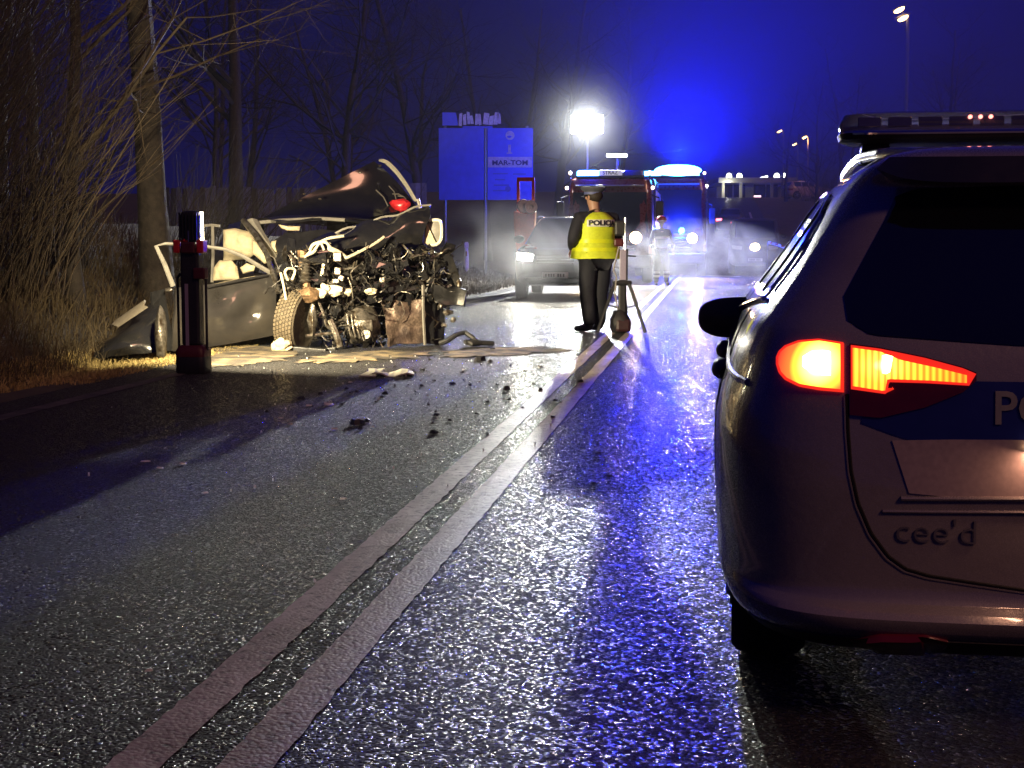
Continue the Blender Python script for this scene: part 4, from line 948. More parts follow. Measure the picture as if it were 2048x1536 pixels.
def person(loc, rz, pose, cloth, label, vest=None, cap=None, bands=None, group=None):
    r = empty("person", loc, rz, label, "person", group); p = pose
    V = []; E = []; Rr = []
    def ch(start, pts):
        a = start
        for q, rd in pts:
            V.append(q); Rr.append(rd)
            if a is not None: E.append((a, len(V) - 1))
            a = len(V) - 1
        return a
    pel = ch(None, [((0, 0, .97), (.135, .105))]); chest = ch(pel, [((0, .01, 1.15), (.125, .09)), ((0, .0, 1.36), (.155, .105))])
    neck = ch(chest, [((0, .015, 1.50), (.06, .06)), ((p['head'][0] * .5, .03, 1.56), (.055, .058))])
    hx, hy = p['head']; ch(neck, [((hx, hy + .03, 1.64), (.068, .082)), ((hx, hy + .02, 1.72), (.076, .094)), ((hx, hy + .02, 1.79), (.06, .075))])
    for sd in ('L', 'R'):
        k = ch(chest, [(p['sh' + sd], .058), (p['el' + sd], .046), (p['wr' + sd], .032)])
        w = Vector(p['wr' + sd]); d = (w - Vector(p['el' + sd])).normalized(); sx = d.cross(Vector((0, 0, 1))).normalized()
        pa = ch(k, [(tuple(w + d * .07), (.036, .018))])
        for f, (off, ln) in enumerate(((-.030, .072), (-.010, .082), (.010, .078), (.029, .062))):
            b0 = w + d * .10 + sx * off
            ch(pa, [(tuple(b0), .0095), (tuple(b0 + d * ln * .45 + Vector((0, 0, -.014))), .0088), (tuple(b0 + d * ln * .7 + Vector((0, 0, -.042))), .0075)])
        sg = 1 if sd == 'L' else -1
        ch(k, [(tuple(w + d * .03 + sx * .035 * sg), .011), (tuple(w + d * .07 + sx * .055 * sg + Vector((0, 0, -.01))), .010), (tuple(w + d * .10 + sx * .05 * sg + Vector((0, 0, -.025))), .008)])
        ch(pel, [(p['hi' + sd], .085), (p['kn' + sd], .058), (p['an' + sd], .042), (p['to' + sd], (.035, .025))])
    skin("body", V, E, Rr, SKINM, r)
    # nose and ears
    fdir = Vector((math.sin(p.get('turn', 0)) * -1, math.cos(p.get('turn', 0)), 0)); hc = Vector((hx, hy + .02, 1.70)); side = Vector((fdir.y, -fdir.x, 0))
    MB().blob(hc + fdir * .10, (.03, .04, .045), 1, .05, 8, 6).build("nose", SKINM, r, smooth='all')
    for s_ in (-1, 1): MB().blob(hc + side * s_ * .080 - fdir * .01, (.022, .04, .06), 2, .05, 8, 6).build("ear", SKINM, r, smooth='all')
    hair = MB().blob(hc - fdir * .025 + Vector((0, 0, .02)), (.175, .19, .17), 3, .04, 14, 9).build("hair", mat("dark_hair", (.02, .014, .01), .7), r, smooth='all')
    # clothes
    JV, JE, JR = [], [], []
    V, E, Rr = JV, JE, JR
    pel = ch(None, [((0, 0, .93), (.185, .145))]); w1 = ch(pel, [((0, .01, 1.14), (.168, .125)), ((0, .0, 1.37), (.205, .135))])
    ch(w1, [((0, .015, 1.50), (.105, .095)), ((0, .02, 1.55), (.075, .075))])
    for sd in ('L', 'R'):
        ch(w1, [(p['sh' + sd], .086), (p['el' + sd], .066), (p['wr' + sd], .05)])
    skin("jacket", V, E, Rr, cloth, r)
    V, E, Rr = [], [], []
    pel = ch(None, [((0, 0, .97), (.168, .13))])
    for sd in ('L', 'R'):
        k = Vector(p['kn' + sd]); a = Vector(p['an' + sd]); h_ = Vector(p['hi' + sd])
        ch(pel, [(tuple(h_), .118), (tuple(h_.lerp(k, .5)), .104), (tuple(k), .088), (tuple(k.lerp(a, .6)), .080), (tuple(a + Vector((0, 0, -.02))), .07)])
    skin("trousers", V, E, Rr, cloth, r)
    for sd in ('L', 'R'):
        a = Vector(p['an' + sd]); t = Vector(p['to' + sd]); d = (t - a); d.z = 0
        skin("boot", [tuple(a + Vector((0, 0, .05))), tuple(a + Vector((0, 0, -.035))), tuple(a + d * .6 + Vector((0, 0, -.045))), tuple(a + d * 1.15 + Vector((0, 0, -.05)))], [(0, 1), (1, 2), (2, 3)], [.055, .052, (.048, .042), (.040, .034)], BLACKP, r)
    def ring(z, rx, ry, yo=0.0, n=32, e=.85): return [Vector((rx * spow(math.cos(2 * math.pi * j / n), e), yo + ry * spow(math.sin(2 * math.pi * j / n), e), z)) for j in range(n)]
    if vest:
        prof = [(.93, .278, .238, 0), (1.00, .265, .225, .005), (1.10, .228, .182, .01), (1.2, .208, .160, .01), (1.30, .212, .165, .005), (1.38, .205, .165, .0), (1.44, .18, .150, .0), (1.49, .135, .12, .01), (1.515, .10, .10, .015)]
        vo = MB().loft([[q + mnoise.noise_vector(q * 9) * .009 for q in ring(*x)] for x in prof], cap=False).build("vest", vest, r, smooth='all')
        for z, dz in ((1.045, .045), (1.15, .045)):
            i0 = np.interp(z, [x[0] for x in prof], [x[1] for x in prof]); j0 = np.interp(z, [x[0] for x in prof], [x[2] for x in prof])
            MB().loft([ring(z - dz / 2, i0 + .012, j0 + .012, .007), ring(z + dz / 2, i0 + .009, j0 + .009, .007)], cap=False).build("reflective_band", mat("yellow_reflective", (.72, .80, .02), .4, var=.05), vo, smooth='all')
        def back(p, o): 
            x = p.x; return Vector((x, -.167 * math.sqrt(max(.05, 1 - (abs(x) / .212) ** 2)) - o - .004, 1.375 + p.y))
        g = [[back(Vector((-.165 + .33 * i / 16, y)), .004) for y in (-.045, 0, .045)] for i in range(17)]
        pn = MB().sheet(g, .004).build("back_panel", REFL, vo, smooth='all')
        map_mb(text_mb("POLICJA", .088, .003, 'CENTER', .0035, .95), lambda q: back(q, .010 + q.z)).build("lettering", mat("letter_black", (.02, .02, .03), .6), pn)
    for z, rx, ry in (bands or []):
        MB().loft([ring(z - .03, rx, ry), ring(z + .03, rx, ry)], cap=False).build("reflective_band", REFL, r, smooth='all')
    if bands:
        for sd in ('L', 'R'):
            a, k = Vector(p['an' + sd]), Vector(p['kn' + sd])
            for f in (.35, .6):
                c = k.lerp(a, f); MB().lathe([(.088, -.03), (.088, .03)], c, 'z', 16).build("reflective_band", REFL, r, smooth=True)
            e_, w_ = Vector(p['el' + sd]), Vector(p['wr' + sd]); MB().tube([e_.lerp(w_, .45), e_.lerp(w_, .62)], .066, 12).build("reflective_band", REFL, r, smooth=True)
    if cap == 'police':
        c = MB().lathe([(.098, 1.735), (.100, 1.775), (.118, 1.79), (.138, 1.815), (.135, 1.832), (.06, 1.845)], (hx, hy + .02, 0), 'z', 28).build("cap", mat("cap_cloth", (.075, .08, .115), .7, var=.15, scale=30), r, smooth=True)
        MB().lathe([(.1015, 1.742), (.1025, 1.768)], (hx, hy + .02, 0), 'z', 28).build("cap_band", mat("cap_band_blue", (.10, .12, .3), .6), c, smooth=True)
        MB().sheet([[hc + fdir * (.085 + .05 * t) * math.cos(a) + side * (.09 + .03 * t) * math.sin(a) + Vector((0, 0, .035 - .018 * t)) for t in (0, .5, 1)] for a in [-1.2 + .24 * i for i in range(11)]], .006).build("peak", BLACKP, c, smooth='all')
    if cap == 'helmet':
        c = MB().lathe([(.135, 1.70), (.14, 1.74), (.125, 1.80), (.09, 1.845), (.03, 1.865)], (hx, hy + .02, 0), 'z', 24).build("helmet", mat("helmet_red", (.4, .03, .02), .3, coat=.5), r, smooth=True)
        MB().lathe([(.143, 1.715), (.143, 1.735)], (hx, hy + .02, 0), 'z', 24).build("helmet_band", REFL, c, smooth=True)
    return r
POL = dict(head=(-.015, .02), turn=.35, shL=(-.205, .0, 1.45), elL=(-.30, -.05, 1.17), wrL=(-.20, .17, 1.05), shR=(.205, .0, 1.45), elR=(.285, .03, 1.19), wrR=(.19, .25, 1.12),
           hiL=(-.088, .0, .92), knL=(-.090, .035, .50), anL=(-.080, -.02, .085), toL=(-.17, .12, .04), hiR=(.088, 0, .92), knR=(.080, .05, .50), anR=(.070, .05, .085), toR=(.085, .21, .04))
op = G(1191, 663)
off = person(op, rad(24), POL, NAVY, "police officer in yellow vest and flat cap standing with back turned", vest=HIVIS, cap='police'); off.scale = (1.21, 1.16, 1.015)
FF = dict(POL); FF.update(head=(0, 0), turn=3.1, elL=(-.30, -.02, 1.18), wrL=(-.27, -.12, .98), elR=(.30, -.02, 1.18), wrR=(.28, -.14, .98), knR=(.14, -.04, .50), anR=(.15, -.02, .085), toR=(.17, -.16, .04), knL=(-.12, -.03, .5), anL=(-.12, .05, .085), toL=(-.14, -.09, .04))
person(P(1322, 571, G(1322, 571).y), rad(12), FF, mat("turnout_cloth", (.03, .028, .024), .8, var=.3, bump=.3), "firefighter in dark suit with glowing reflective bands beside the fire engine", cap='helmet', bands=((1.0, .20, .17), (1.28, .222, .165)))

# ================================================================== portable lights
REDB = mat("red_plastic", (.55, .02, .025), .4, var=.15, scale=30)
STRIP = mat("reflective_strip", (.30, .27, .38), .5, var=.25, scale=220)
DKCASE = mat("case_black", (.012, .012, .016), .5, var=.2, bump=.2, bscale=90)
lp = G(388, 746)
lt = empty("portable_floodlight", lp, rad(-6), "black and red battery floodlight on the road edge, lighting the wreck", "lamp")
MB().loft([[Vector((.135 * k * spow(math.cos(2 * math.pi * j / 28), .35), .13 * k * spow(math.sin(2 * math.pi * j / 28), .35), z)) for j in range(28)] for z, k in ((.0, .93), (.02, 1), (.13, 1), (.15, .97))]).build("base", DKCASE, lt, smooth=True)
MB().loft([[Vector((.135 * k * spow(math.cos(2 * math.pi * j / 28), .35), .13 * k * spow(math.sin(2 * math.pi * j / 28), .35), z)) for j in range(28)] for z, k in ((.151, .99), (.20, 1.0), (.235, .85), (.25, .74))]).build("base_collar", mat("dark_red_plastic", (.07, .006, .010), .5), lt, smooth=True)  # collar red darkened to stand for the weak light low down
cl = MB().box((0, 0, .68), (.165, .15, .86)).build("column", DKCASE, lt, bevel=.02)
MB().box((-.025, -.083, .52), (.030, .006, .54)).build("reflective_strip", STRIP, cl)
for sg in (-1, 1):
    MB().tube([(sg * .127, -.01, .20), (sg * .128, -.01, .84), (sg * .10, -.01, .88)], .012, 8).build("side_rod", DKCASE, lt, smooth=True)
    MB().box((sg * .105, -.03, 1.115), (.062, .13, .115)).build("head_clamp", REDB, lt, bevel=.012)
MB().box((0, -.05, 1.105), (.13, .12, .10)).build("hinge_block", mat("dark_red_plastic", (.07, .006, .010), .5), lt, bevel=.015)
MB().blob((-.035, -.06, 1.165), (.07, .06, .04), 3, .1).build("knob", REDB, lt, smooth=True)
MB().box((.095, -.05, .88), (.11, .11, .10)).build("catch", mat("dark_red_plastic"), lt, bevel=.015)
hd = MB().box((0, 0, 1.29), (.17, .14, .27)).build("lamp_head", DKCASE, lt, bevel=.04)
for k in range(6): MB().box((-.075 + .03 * k, -.08, 1.29), (.010, .025, .24)).build("cooling_fin", DKCASE, hd)
MB().box((0, .080, 1.29), (.17, .012, .25)).build("lit_face", mat("lit_panel", (.9, .85, .7), .3, emit=(1, .86, .55), estr=60), hd)
MB().box((.005, -.086, 1.20), (.008, .01, .10)).build("pull_rod", CHROME, hd)
lmw = Matrix.Translation(lp) @ Matrix.Rotation(rad(-6), 4, 'Z')
lamp("portable_floodlight_beam", 'AREA', lmw @ Vector((0, .10, 1.26)), 500, (1.0, .82, .50), area=(.16, .24), target=lmw @ Vector((1.3, 3.0, .55)), spread=150)
# second one, on a tripod beside the officer
tp = G(1244, 666)
td = empty("tripod_floodlight", tp, 0, "dark tripod stand with pale column standing on the centre line beside the officer", "tripod")
MB().blob((-.02, 0, .13), (.27, .24, .34), 5, .25, 14, 10).build("battery_pack", DKCASE, td, smooth=True)
MB().box((.01, -.02, .10), (.20, .2, .17)).build("battery_case", mat("case_maroon", (.025, .006, .010), .5), td, bevel=.04)
tc_ = MB().box((0, 0, .45), (.10, .10, .46)).build("lower_column", DKCASE, td, bevel=.02)
MB().box((0, 0, .64), (.24, .16, .07)).build("leg_collar", DKCASE, td, bevel=.03)
MB().box((.005, 0, .86), (.085, .07, .40)).build("column", STRIP, td, bevel=.01)
MB().box((.055, 0, .86), (.022, .06, .42)).build("column_rail", DKCASE, td)
MB().tube([(.03, 0, 1.05), (.03, 0, 1.46)], .014, 8).build("mast_rod", CHROME, td, smooth=True)
MB().box((-.05, .02, 1.15), (.12, .10, .10)).build("lamp_clamp", mat("dark_red_plastic"), td, bevel=.02)
MB().box((-.03, .03, 1.33), (.15, .10, .20)).build("lamp_head", DKCASE, td, bevel=.03)
MB().tube([(.03, 0, .985), (.17, 0, .975)], .010, 6).build("crank", BLACKP, td)
for a in (rad(200), rad(-35), rad(75)):
    d = Vector((math.cos(a), math.sin(a), 0))
    lg = MB().tube([d * .09 + Vector((0, 0, .64)), d * .15 + Vector((0, 0, .52)), d * .34 + Vector((0, 0, .02))], .024, 8).build("leg", DKCASE, td, smooth=True)
    MB().tube([d * .05 + Vector((0, 0, .32)), d * .20 + Vector((0, 0, .36))], .010, 6).build("brace", DKCASE, lg)
MB().tube([(-.05, -.05, 1.1), (-.12, -.08, .8), (-.08, -.08, .72), (-.1, -.06, .5), (-.06, -.05, .3)], .010, 6).build("cable", mat("grey_cable", (.3, .28, .27), .6), td, smooth=True)

# ================================================================== roadside furniture
# information board
YS = 46.0; s0 = G(970, 485 + CAMH * FPX / YS)
sg_ = empty("information_board", Vector((P(970, 400, YS).x, YS, 0)), 0, "tall roadside information board with two blue panels on posts", "sign")
def S_(px, py, dy=0.0): q = P(px, py, YS); return Vector((q.x - sg_.location.x, dy, q.z))
SBLUE = mat("sign_blue_film", (.04, .07, .62), .45, var=.10, scale=5)
SBLUE2 = mat("sign_blue_film_pale", (.07, .11, .70), .45, var=.08, scale=6)
def panel(name, x0, y0, x1, y1, m, th=.05, dy=0.0, par=None):
    a, b = S_(x0, y1), S_(x1, y0); return MB().box(((a.x + b.x) / 2, dy, (a.z + b.z) / 2), (b.x - a.x, th, b.z - a.z)).build(name, m, par or sg_, bevel=.008)
p1 = panel("panel", 878, 256, 968, 400, SBLUE); p2 = panel("panel", 975, 256, 1066, 400, SBLUE2)
GREYF = mat("sign_pale_film", (.42, .46, .55), .5, var=.2, scale=14)
for x in (890, 971, 1054):
    q = S_(x, 300); MB().tube([(q.x, .08, -.1), (q.x, .08, q.z + .75)], .045, 10).build("post", mat("galvanised_post", (.35, .37, .38), .45, .8), sg_, smooth=True)
bd = panel("name_strip", 976, 314, 1064, 335, GREYF, .012, -.034, sg_)
q = S_(1020, 326); map_mb(text_mb("MAR-TOM", .21, .006, 'CENTER', .006, 1.18), lambda p: Vector((q.x + p.x, -.047 - p.z, q.z + p.y))).build("lettering", mat("sign_letter_dark", (.03, .03, .12), .5), bd)
q = S_(1020, 271); MB().lathe([(.14, -.04), (.14, -.03)], (q.x, 0, q.z), 'y', 24).build("symbol_disc", GREYF, sg_)
MB().blob((q.x - .02, -.045, q.z - .04), (.14, .02, .07), 3, .3).build("symbol_mark", SBLUE, sg_)
q = S_(1019, 298); MB().box((q.x, -.035, q.z), (.085, .012, .26)).build("symbol_stem", GREYF, sg_)
MB().box((q.x, -.034, q.z - .13), (.17, .010, .04)).build("symbol_foot", GREYF, sg_)
for x0, x1, y in ((986, 1016, 346), (1026, 1052, 347), (990, 1010, 358), (988, 1018, 369), (986, 1012, 380)):
    panel("text_line", x0, y, x1, y + 2.5, mat("sign_faint_text", (.06, .09, .4), .5), .008, -.032, sg_)
q = S_(1016, 378); MB().lathe([(.09, -.036), (.09, -.03)], (q.x, 0, q.z), 'y', 16).build("symbol_disc", mat("sign_faint_text"), sg_)
# ragged strip along the top: blue patch and peeling pale pieces
q0 = S_(885, 251); q1 = S_(913, 225)
MB().plate([(q0.x, 0, q0.z), (q1.x + .05, 0, q0.z), (q1.x - .02, 0, q1.z), (q0.x, 0, q1.z)], .04).build("header_panel", SBLUE2, sg_)
rs = random.Random(8); x = 917
while x < 1000:
    w = rs.uniform(5, 11); a = S_(x, 249 + rs.uniform(-2, 2)); b = S_(x + w, 227 + rs.uniform(-2, 4)); sk = rs.uniform(-.06, .06)
    MB().plate([(a.x, 0, a.z), (b.x, 0, a.z + rs.uniform(-.03, .03)), (b.x + sk, 0, b.z), (a.x + sk, 0, b.z + rs.uniform(-.05, .05))], .03).build("header_strip", GREYF, sg_)
    x += w + rs.uniform(.5, 3)
a, b = S_(925, 254), S_(985, 251); MB().box(((a.x + b.x) / 2, .03, a.z), (b.x - a.x, .04, .06)).build("header_rail", SBLUE, sg_)
# plank fence behind the wreck
fu = P(805, 470, 33); fn = empty("plank_fence", Vector((-7.6, 45.0, 0)), 0, "weathered plank fence behind the wreck catching blue light", "fence")
rf = random.Random(3)
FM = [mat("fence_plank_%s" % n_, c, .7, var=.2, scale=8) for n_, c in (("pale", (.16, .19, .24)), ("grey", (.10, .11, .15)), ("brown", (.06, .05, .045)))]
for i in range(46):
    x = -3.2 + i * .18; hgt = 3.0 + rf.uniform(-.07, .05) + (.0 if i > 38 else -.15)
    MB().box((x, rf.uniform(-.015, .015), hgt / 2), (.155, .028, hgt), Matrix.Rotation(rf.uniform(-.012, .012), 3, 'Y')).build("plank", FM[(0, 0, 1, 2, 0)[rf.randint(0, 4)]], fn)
for z in (.5, 2.0): MB().box((.9, .06, z), (8.3, .06, .09)).build("rail", FM[2], fn)
# marker post
dp = P(933, 520, 45.5); dp.z = 0; de = empty("marker_post", dp, 0, "white roadside marker post standing on the verge behind the wreck", "post")
MB().loft([[Vector((.075 * k * math.cos(2 * math.pi * j / 12), .055 * k * math.sin(2 * math.pi * j / 12), z)) for j in range(12)] for z, k in ((-.05, 1.05), (.75, .95), (.9, .78), (1.16, .68), (1.17, .6))]).build("shaft", mat("post_white", (.70, .70, .72), .5), de, smooth=True)
MB().box((0, -.005, 1.06), (.135, .12, .17)).build("reflector_head", mat("post_white"), de, bevel=.02); MB().box((0, -.068, .80), (.045, .01, .15)).build("reflector", mat("amber_reflector", (.25, .12, .03), .3), de)
# red hose rack beside the SUV
hp = G(1050, 584); hr = empty("hose_rack", hp, rad(-8), "red steel rack with two pale hose reels left of the SUV", "rack")
RRED = mat("rack_red", (.42, .05, .04), .5, var=.2); s_ = FPX / hp.y
def H_(px, py): return ((px - 1050) / s_, (584 - py) / s_)
for x0, x1 in ((1036, 1037), (1067, 1066)):
    a, b = H_(x0, 584), H_(x1, 361); MB().box(((a[0] + b[0]) / 2, 0, (a[1] + b[1]) / 2), (.07, .07, b[1] - a[1])).build("upright", RRED, hr, bevel=.01)
a, b = H_(1034, 361), H_(1069, 361); MB().box(((a[0] + b[0]) / 2, 0, a[1]), (b[0] - a[0], .08, .09)).build("top_bar", RRED, hr, bevel=.01)
a, b = H_(1031, 560), H_(1064, 424); MB().loft([[Vector((x * k + .0, y, z)) for x, y in ((-.24, -.15), (.24, -.15), (.24, .15), (-.24, .15))] for z, k in ((.25, .6), (.9, .75), (a[1] + 1.2, 1.0), (b[1], 1.05))]).build("hose_box", RRED, hr, bevel=.03)
for x, y in ((1047, 414), (1061, 416)):
    c = H_(x, y); MB().lathe([(.05, -.05), (.06, -.10), (.15, -.11), (.16, -.06), (.15, .0), (.06, .01)], (c[0], -.17, c[1]), 'y', 22, Matrix.Rotation(.5, 3, 'Z')).build("hose_reel", mat("pale_hose", (.66, .68, .62), .4, var=.15, scale=30), hr, smooth=True)
# ================================================================== far right: street lamps, station, cars
def street_lamp(px, py, Y, hgt, heads, label, e):
    top = P(px, py, Y); u, v = UV(top); gz = zt(u, v); r = empty("street_lamp", Vector((top.x, top.y, gz)), 0, label, "street lamp", "street lamps"); h_ = top.z - gz
    MB().tube([(.35, 0, -.1), (.35, 0, h_ * .9), (.32, 0, h_), (.1, 0, h_ + .12)], .09, 8, .05).build("pole", mat("lamp_pole", (.12, .12, .13), .5, .5), r, smooth=True)
    for dx, dz in heads:
        hd = MB().blob((dx, 0, dz + h_ + .05), (.75, .35, .16), 2, .05, 12, 6, Matrix.Rotation(-.35, 3, 'Y')).build("lamp_head", mat("lamp_pole"), r, smooth=True)
        MB().blob((dx, -.05, dz + h_ - .03), (.50, .32, .22), 1, .04, 12, 8, Matrix.Rotation(-.5, 3, 'Y')).build("lit_bowl", mat("lit_sodium", (.9, .6, .2), .3, emit=(1, .60, .20), estr=9), hd, smooth=True)
    if e > 100: lamp("street_light", 'POINT', (top.x, top.y - .2, top.z - .35), e, (1.0, .45, .12), size=.2)
street_lamp(1559, 262, 125, 0, ((0, 0),), "sodium street lamp, leftmost pole above the far station roof", 90)
street_lamp(1589, 288, 150, 0, ((0, 0),), "sodium street lamp, lowest glow among the far poles", 90)
street_lamp(1609, 274, 135, 0, ((0, 0),), "sodium street lamp beside the tall far poles above the parked hatchback", 260)
street_lamp(1800, 32, 62, 0, ((-.05, .28), (.12, -.06)), "tall street lamp with two glowing heads high over the police car", 60)
# low station building with bright canopy lamps
YB_ = 165.0; bc = P(1500, 385, YB_); u, v = UV(bc); gz = zt(u, v)
bl = empty("filling_station", Vector((bc.x, YB_, gz)), 0, "low far building with bright lamps under its flat canopy", "building"); k_ = YB_ / FPX
WALLM = mat("far_wall", (.15, .14, .14), .8, var=.2, scale=1.0)
zt0 = P(1500, 362, YB_).z - gz
MB().box((0, 4, zt0 / 2 - .3), (130 * k_, 7, zt0 - .6)).build("wall", WALLM, bl)
MB().box((0, 1.5, zt0 - .1), (150 * k_, 13, .55)).build("roof", mat("canopy_white", (.2, .2, .2), .6), bl)
for x in (1436, 1470, 1530, 1562):
    MB().box(((x - 1500) * k_, -4.2, zt0 / 2 - .2), (.3, .3, zt0 - .3)).build("canopy_post", WALLM, bl)
for x in (1446, 1466, 1538, 1553):
    MB().blob(((x - 1500) * k_, -4.6, zt0 + .28), (.62, .4, .75), 2, .05, 12, 8).build("canopy_lamp", mat("lit_canopy_lamp", (.9, .9, .8), .3, emit=(1, 1, .74), estr=10), bl, smooth=True)
MB().box(((1509 - 1500) * k_, -4.9, zt0 + .15), (1.25, .1, .2), Matrix.Rotation(-.25, 3, 'Y')).build("canopy_strip", mat("lit_strip", (.9, .9, .9), .3, emit=(.9, .95, 1), estr=4), bl)
MB().box(((1516 - 1500) * k_, .4, zt0 - 1.7), (.8, .1, .2)).build("lit_sign", mat("lit_pink_sign", (.8, .5, .6), .4, emit=(1, .6, .7), estr=2), bl)
for x in (1455, 1480, 1520, 1545):
    MB().box(((x - 1500) * k_, .46, 1.4), (1.3, .08, 1.5)).build("window", GLASS, bl)
lamp("canopy_light", 'POINT', P(1456, 372, YB_ - 5.4), 260, (1, 1, .7), size=.3)
# vehicles waiting beyond the fire engines
HAT = [(.20, .76, .12, 3.95), (.30, .85, .03, 4.05), (.55, .88, .0, 4.1), (.75, .87, .02, 4.05), (.88, .85, .05, 3.8), (.95, .82, .08, 3.3), (1.0, .79, .11, 2.95), (1.2, .70, .25, 2.5), (1.38, .60, .45, 2.1), (1.43, .50, .6, 1.9), (1.45, .3, .9, 1.7)]
def far_place(px, py, Y, ):
    q = P(px, py, Y); u, v = UV(q); return Vector((q.x, Y, zt(u, v)))
L1 = far_place(1461, 415, 84)
road_car("hatchback", HAT, L1, -PHI, mat("dark_blue_paint", (.02, .02, .05), .3, coat=.6), "far dark hatchback driving away with red tail lights lit", tail=mat("lit_tail", (.8, .05, .05), .3, emit=(1, .12, .16), estr=6), mirrors=False, plate=False)
L2 = far_place(1568, 415, 118)
road_car("hatchback", HAT, L2, rad(-72), mat("ochre_paint", (.42, .30, .22), .35, coat=.6), "pale parked hatchback glowing orange under the street lamps", mirrors=False, plate=False)
VANT = [(.30, .82, .1, 4.8), (.42, .93, .02, 4.9), (.8, .95, .0, 4.9), (1.05, .95, .0, 4.75), (1.18, .94, .0, 4.4), (1.28, .93, .0, 4.2), (1.6, .90, .0, 3.95), (1.9, .86, .02, 3.7), (2.02, .80, .05, 3.5), (2.06, .6, .2, 3.2)]
lv = G(1510, 548); u, v = UV(lv)
van, VS, hzv = road_car("delivery_van", VANT, R(u, v + 4.9, 0), math.pi - PHI, mat("van_grey", (.06, .06, .065), .4, coat=.4), "dark van facing the camera behind the white stop line", head=mat("van_headlight", (.4, .4, .35), .2), n=7.0)
MB().blob(VS.front(.02, hzv, .05), (.36, .14, .30), 2, .1, 12, 8).build("spot_lamp", mat("lit_yellow_lamp", (.9, .8, .4), .3, emit=(1, .78, .32), estr=9), van, smooth=True)
# small dark bollard by the far kerb and striped barrier tape
MB().lathe([(.14, 0), (.14, .9), (.10, 1.05), (.02, 1.1)], far_place(1530, 440, 70), 'z', 12).build("bollard", mat("bollard_dark", (.08, .08, .1), .5), smooth=True)
tag(bpy.data.objects["bollard"], "dark round-topped bollard on the slope behind the van", "bollard")
tpz = [P(1536, 487, 47), P(1556, 492, 46.5), P(1575, 500, 46), P(1592, 506, 45.5), P(1600, 512, 45)]
bt = empty("barrier_tape", Vector((tpz[0].x, tpz[0].y, 0)), 0, "sagging pale barrier tape between two thin stakes right of the van", "tape"); ob = bt.location.copy()
MB().sheet([[p - ob, p - ob + Vector((0, 0, .075))] for p in tpz], .004).build("tape", mat("tape_white", (.7, .7, .72), .5), bt)
for i in range(5):
    a = tpz[0].lerp(tpz[-1], (i + .5) / 5.4); a.z = np.interp(a.x, [p.x for p in tpz], [p.z for p in tpz])
    MB().box(a - ob + Vector((0, -.012, .037)), (.10, .008, .05)).build("tape_mark", mat("tape_red", (.4, .03, .03), .5), bt)
for p in (tpz[0], tpz[-1]):
    MB().tube([Vector((p.x, p.y, -.05)) - ob, p - ob + Vector((0, 0, .12))], .018, 6).build("stake", BLACKP, bt)

# ================================================================== debris on the carriageway
rd = random.Random(21)
def shard(px, py, size, m, label, name, grp, flat=.25, seed=None, elong=1.0):
    c = G(px, py); r = random.Random(seed if seed is not None else int(px * 7 + py)); n = r.randint(5, 8); a0 = r.uniform(0, 6.28)
    low, up = [], []
    for k in range(n):
        a = a0 + 2 * math.pi * k / n; q = r.uniform(.5, 1.0) * size / 2
        x, y = math.cos(a) * q * elong, math.sin(a) * q
        x *= .65; y *= .65; low.append(Vector((x, y, .0045))); up.append(Vector((x * .8, y * .8, .0045 + size * flat * r.uniform(.4, 1))))
    rot = Matrix.Rotation(r.uniform(-.6, .6), 3, 'Z'); o = MB().loft([[rot @ p for p in low], [rot @ p for p in up]]).build(name, m)
    o.location = c; return tag(o, label, "debris", grp)
DARKD = mat("dark_shard", (.02, .02, .022), .4, var=.3); PALED = mat("pale_shard", (.66, .66, .60), .35, var=.2)
GLASSD = mat("glass_crumb", (.8, .85, .85), .08, spec=1.0, var=.05)
for px, py, s_ in ((1013, 781, .16), (960, 722, .2), (1082, 782, .09), (715, 850, .18), (735, 845, .1), (868, 868, .10), (1160, 765, .11), (1110, 803, .08), (1195, 910, .08), (1218, 955, .07), (1185, 970, .07), (1102, 955, .06),
                   (980, 726, .12), (905, 770, .09), (770, 790, .1), (600, 800, .12), (985, 700, .10), (1195, 890, .05), (1050, 745, .08), (940, 772, .07), (1080, 735, .09), (845, 742, .12), (820, 752, .1), (1120, 730, .06), (640, 790, .09), (1340, 720, .05), (1310, 661, .06), (720, 860, .08)):
    shard(px, py, s_, DARKD, "small black plastic shard lying on the asphalt", "dark_shard", "black shards strewn on the road")
for px, py, s_ in ((617, 813, .06), (655, 811, .10), (685, 1000, .05), (868, 866, .05), (580, 850, .06), (320, 938, .05), (365, 930, .06), (292, 925, .06), (410, 988, .04), (300, 1345, .03), (560, 838, .05), (700, 766, .05), (1065, 769, .05), (930, 741, .06), (668, 860, .05), (745, 856, .04), (1010, 800, .05)):
    shard(px, py, s_, PALED, "small pale plastic splinter lying on the asphalt", "pale_splinter", "pale splinters strewn on the road", .2, elong=1.6)
for i in range(120):
    x = rd.gauss(780, 240); y = 705 + abs(rd.gauss(0, 150))
    if x > 1230 or x < 120 or y > 1300: continue
    shard(x, y, rd.uniform(.010, .024), GLASSD, "tiny glittering crumb of broken glass on the asphalt", "glass_crumb", "glass crumbs strewn on the road", .8, seed=i)
for i in range(70):
    x = rd.gauss(900, 200); y = 712 + abs(rd.gauss(0, 75))
    if x > 1230 or x < 420: continue
    shard(x, y, rd.uniform(.025, .07), DARKD, "small black plastic shard lying on the asphalt", "dark_shard", "black shards strewn on the road", .3, seed=500 + i)
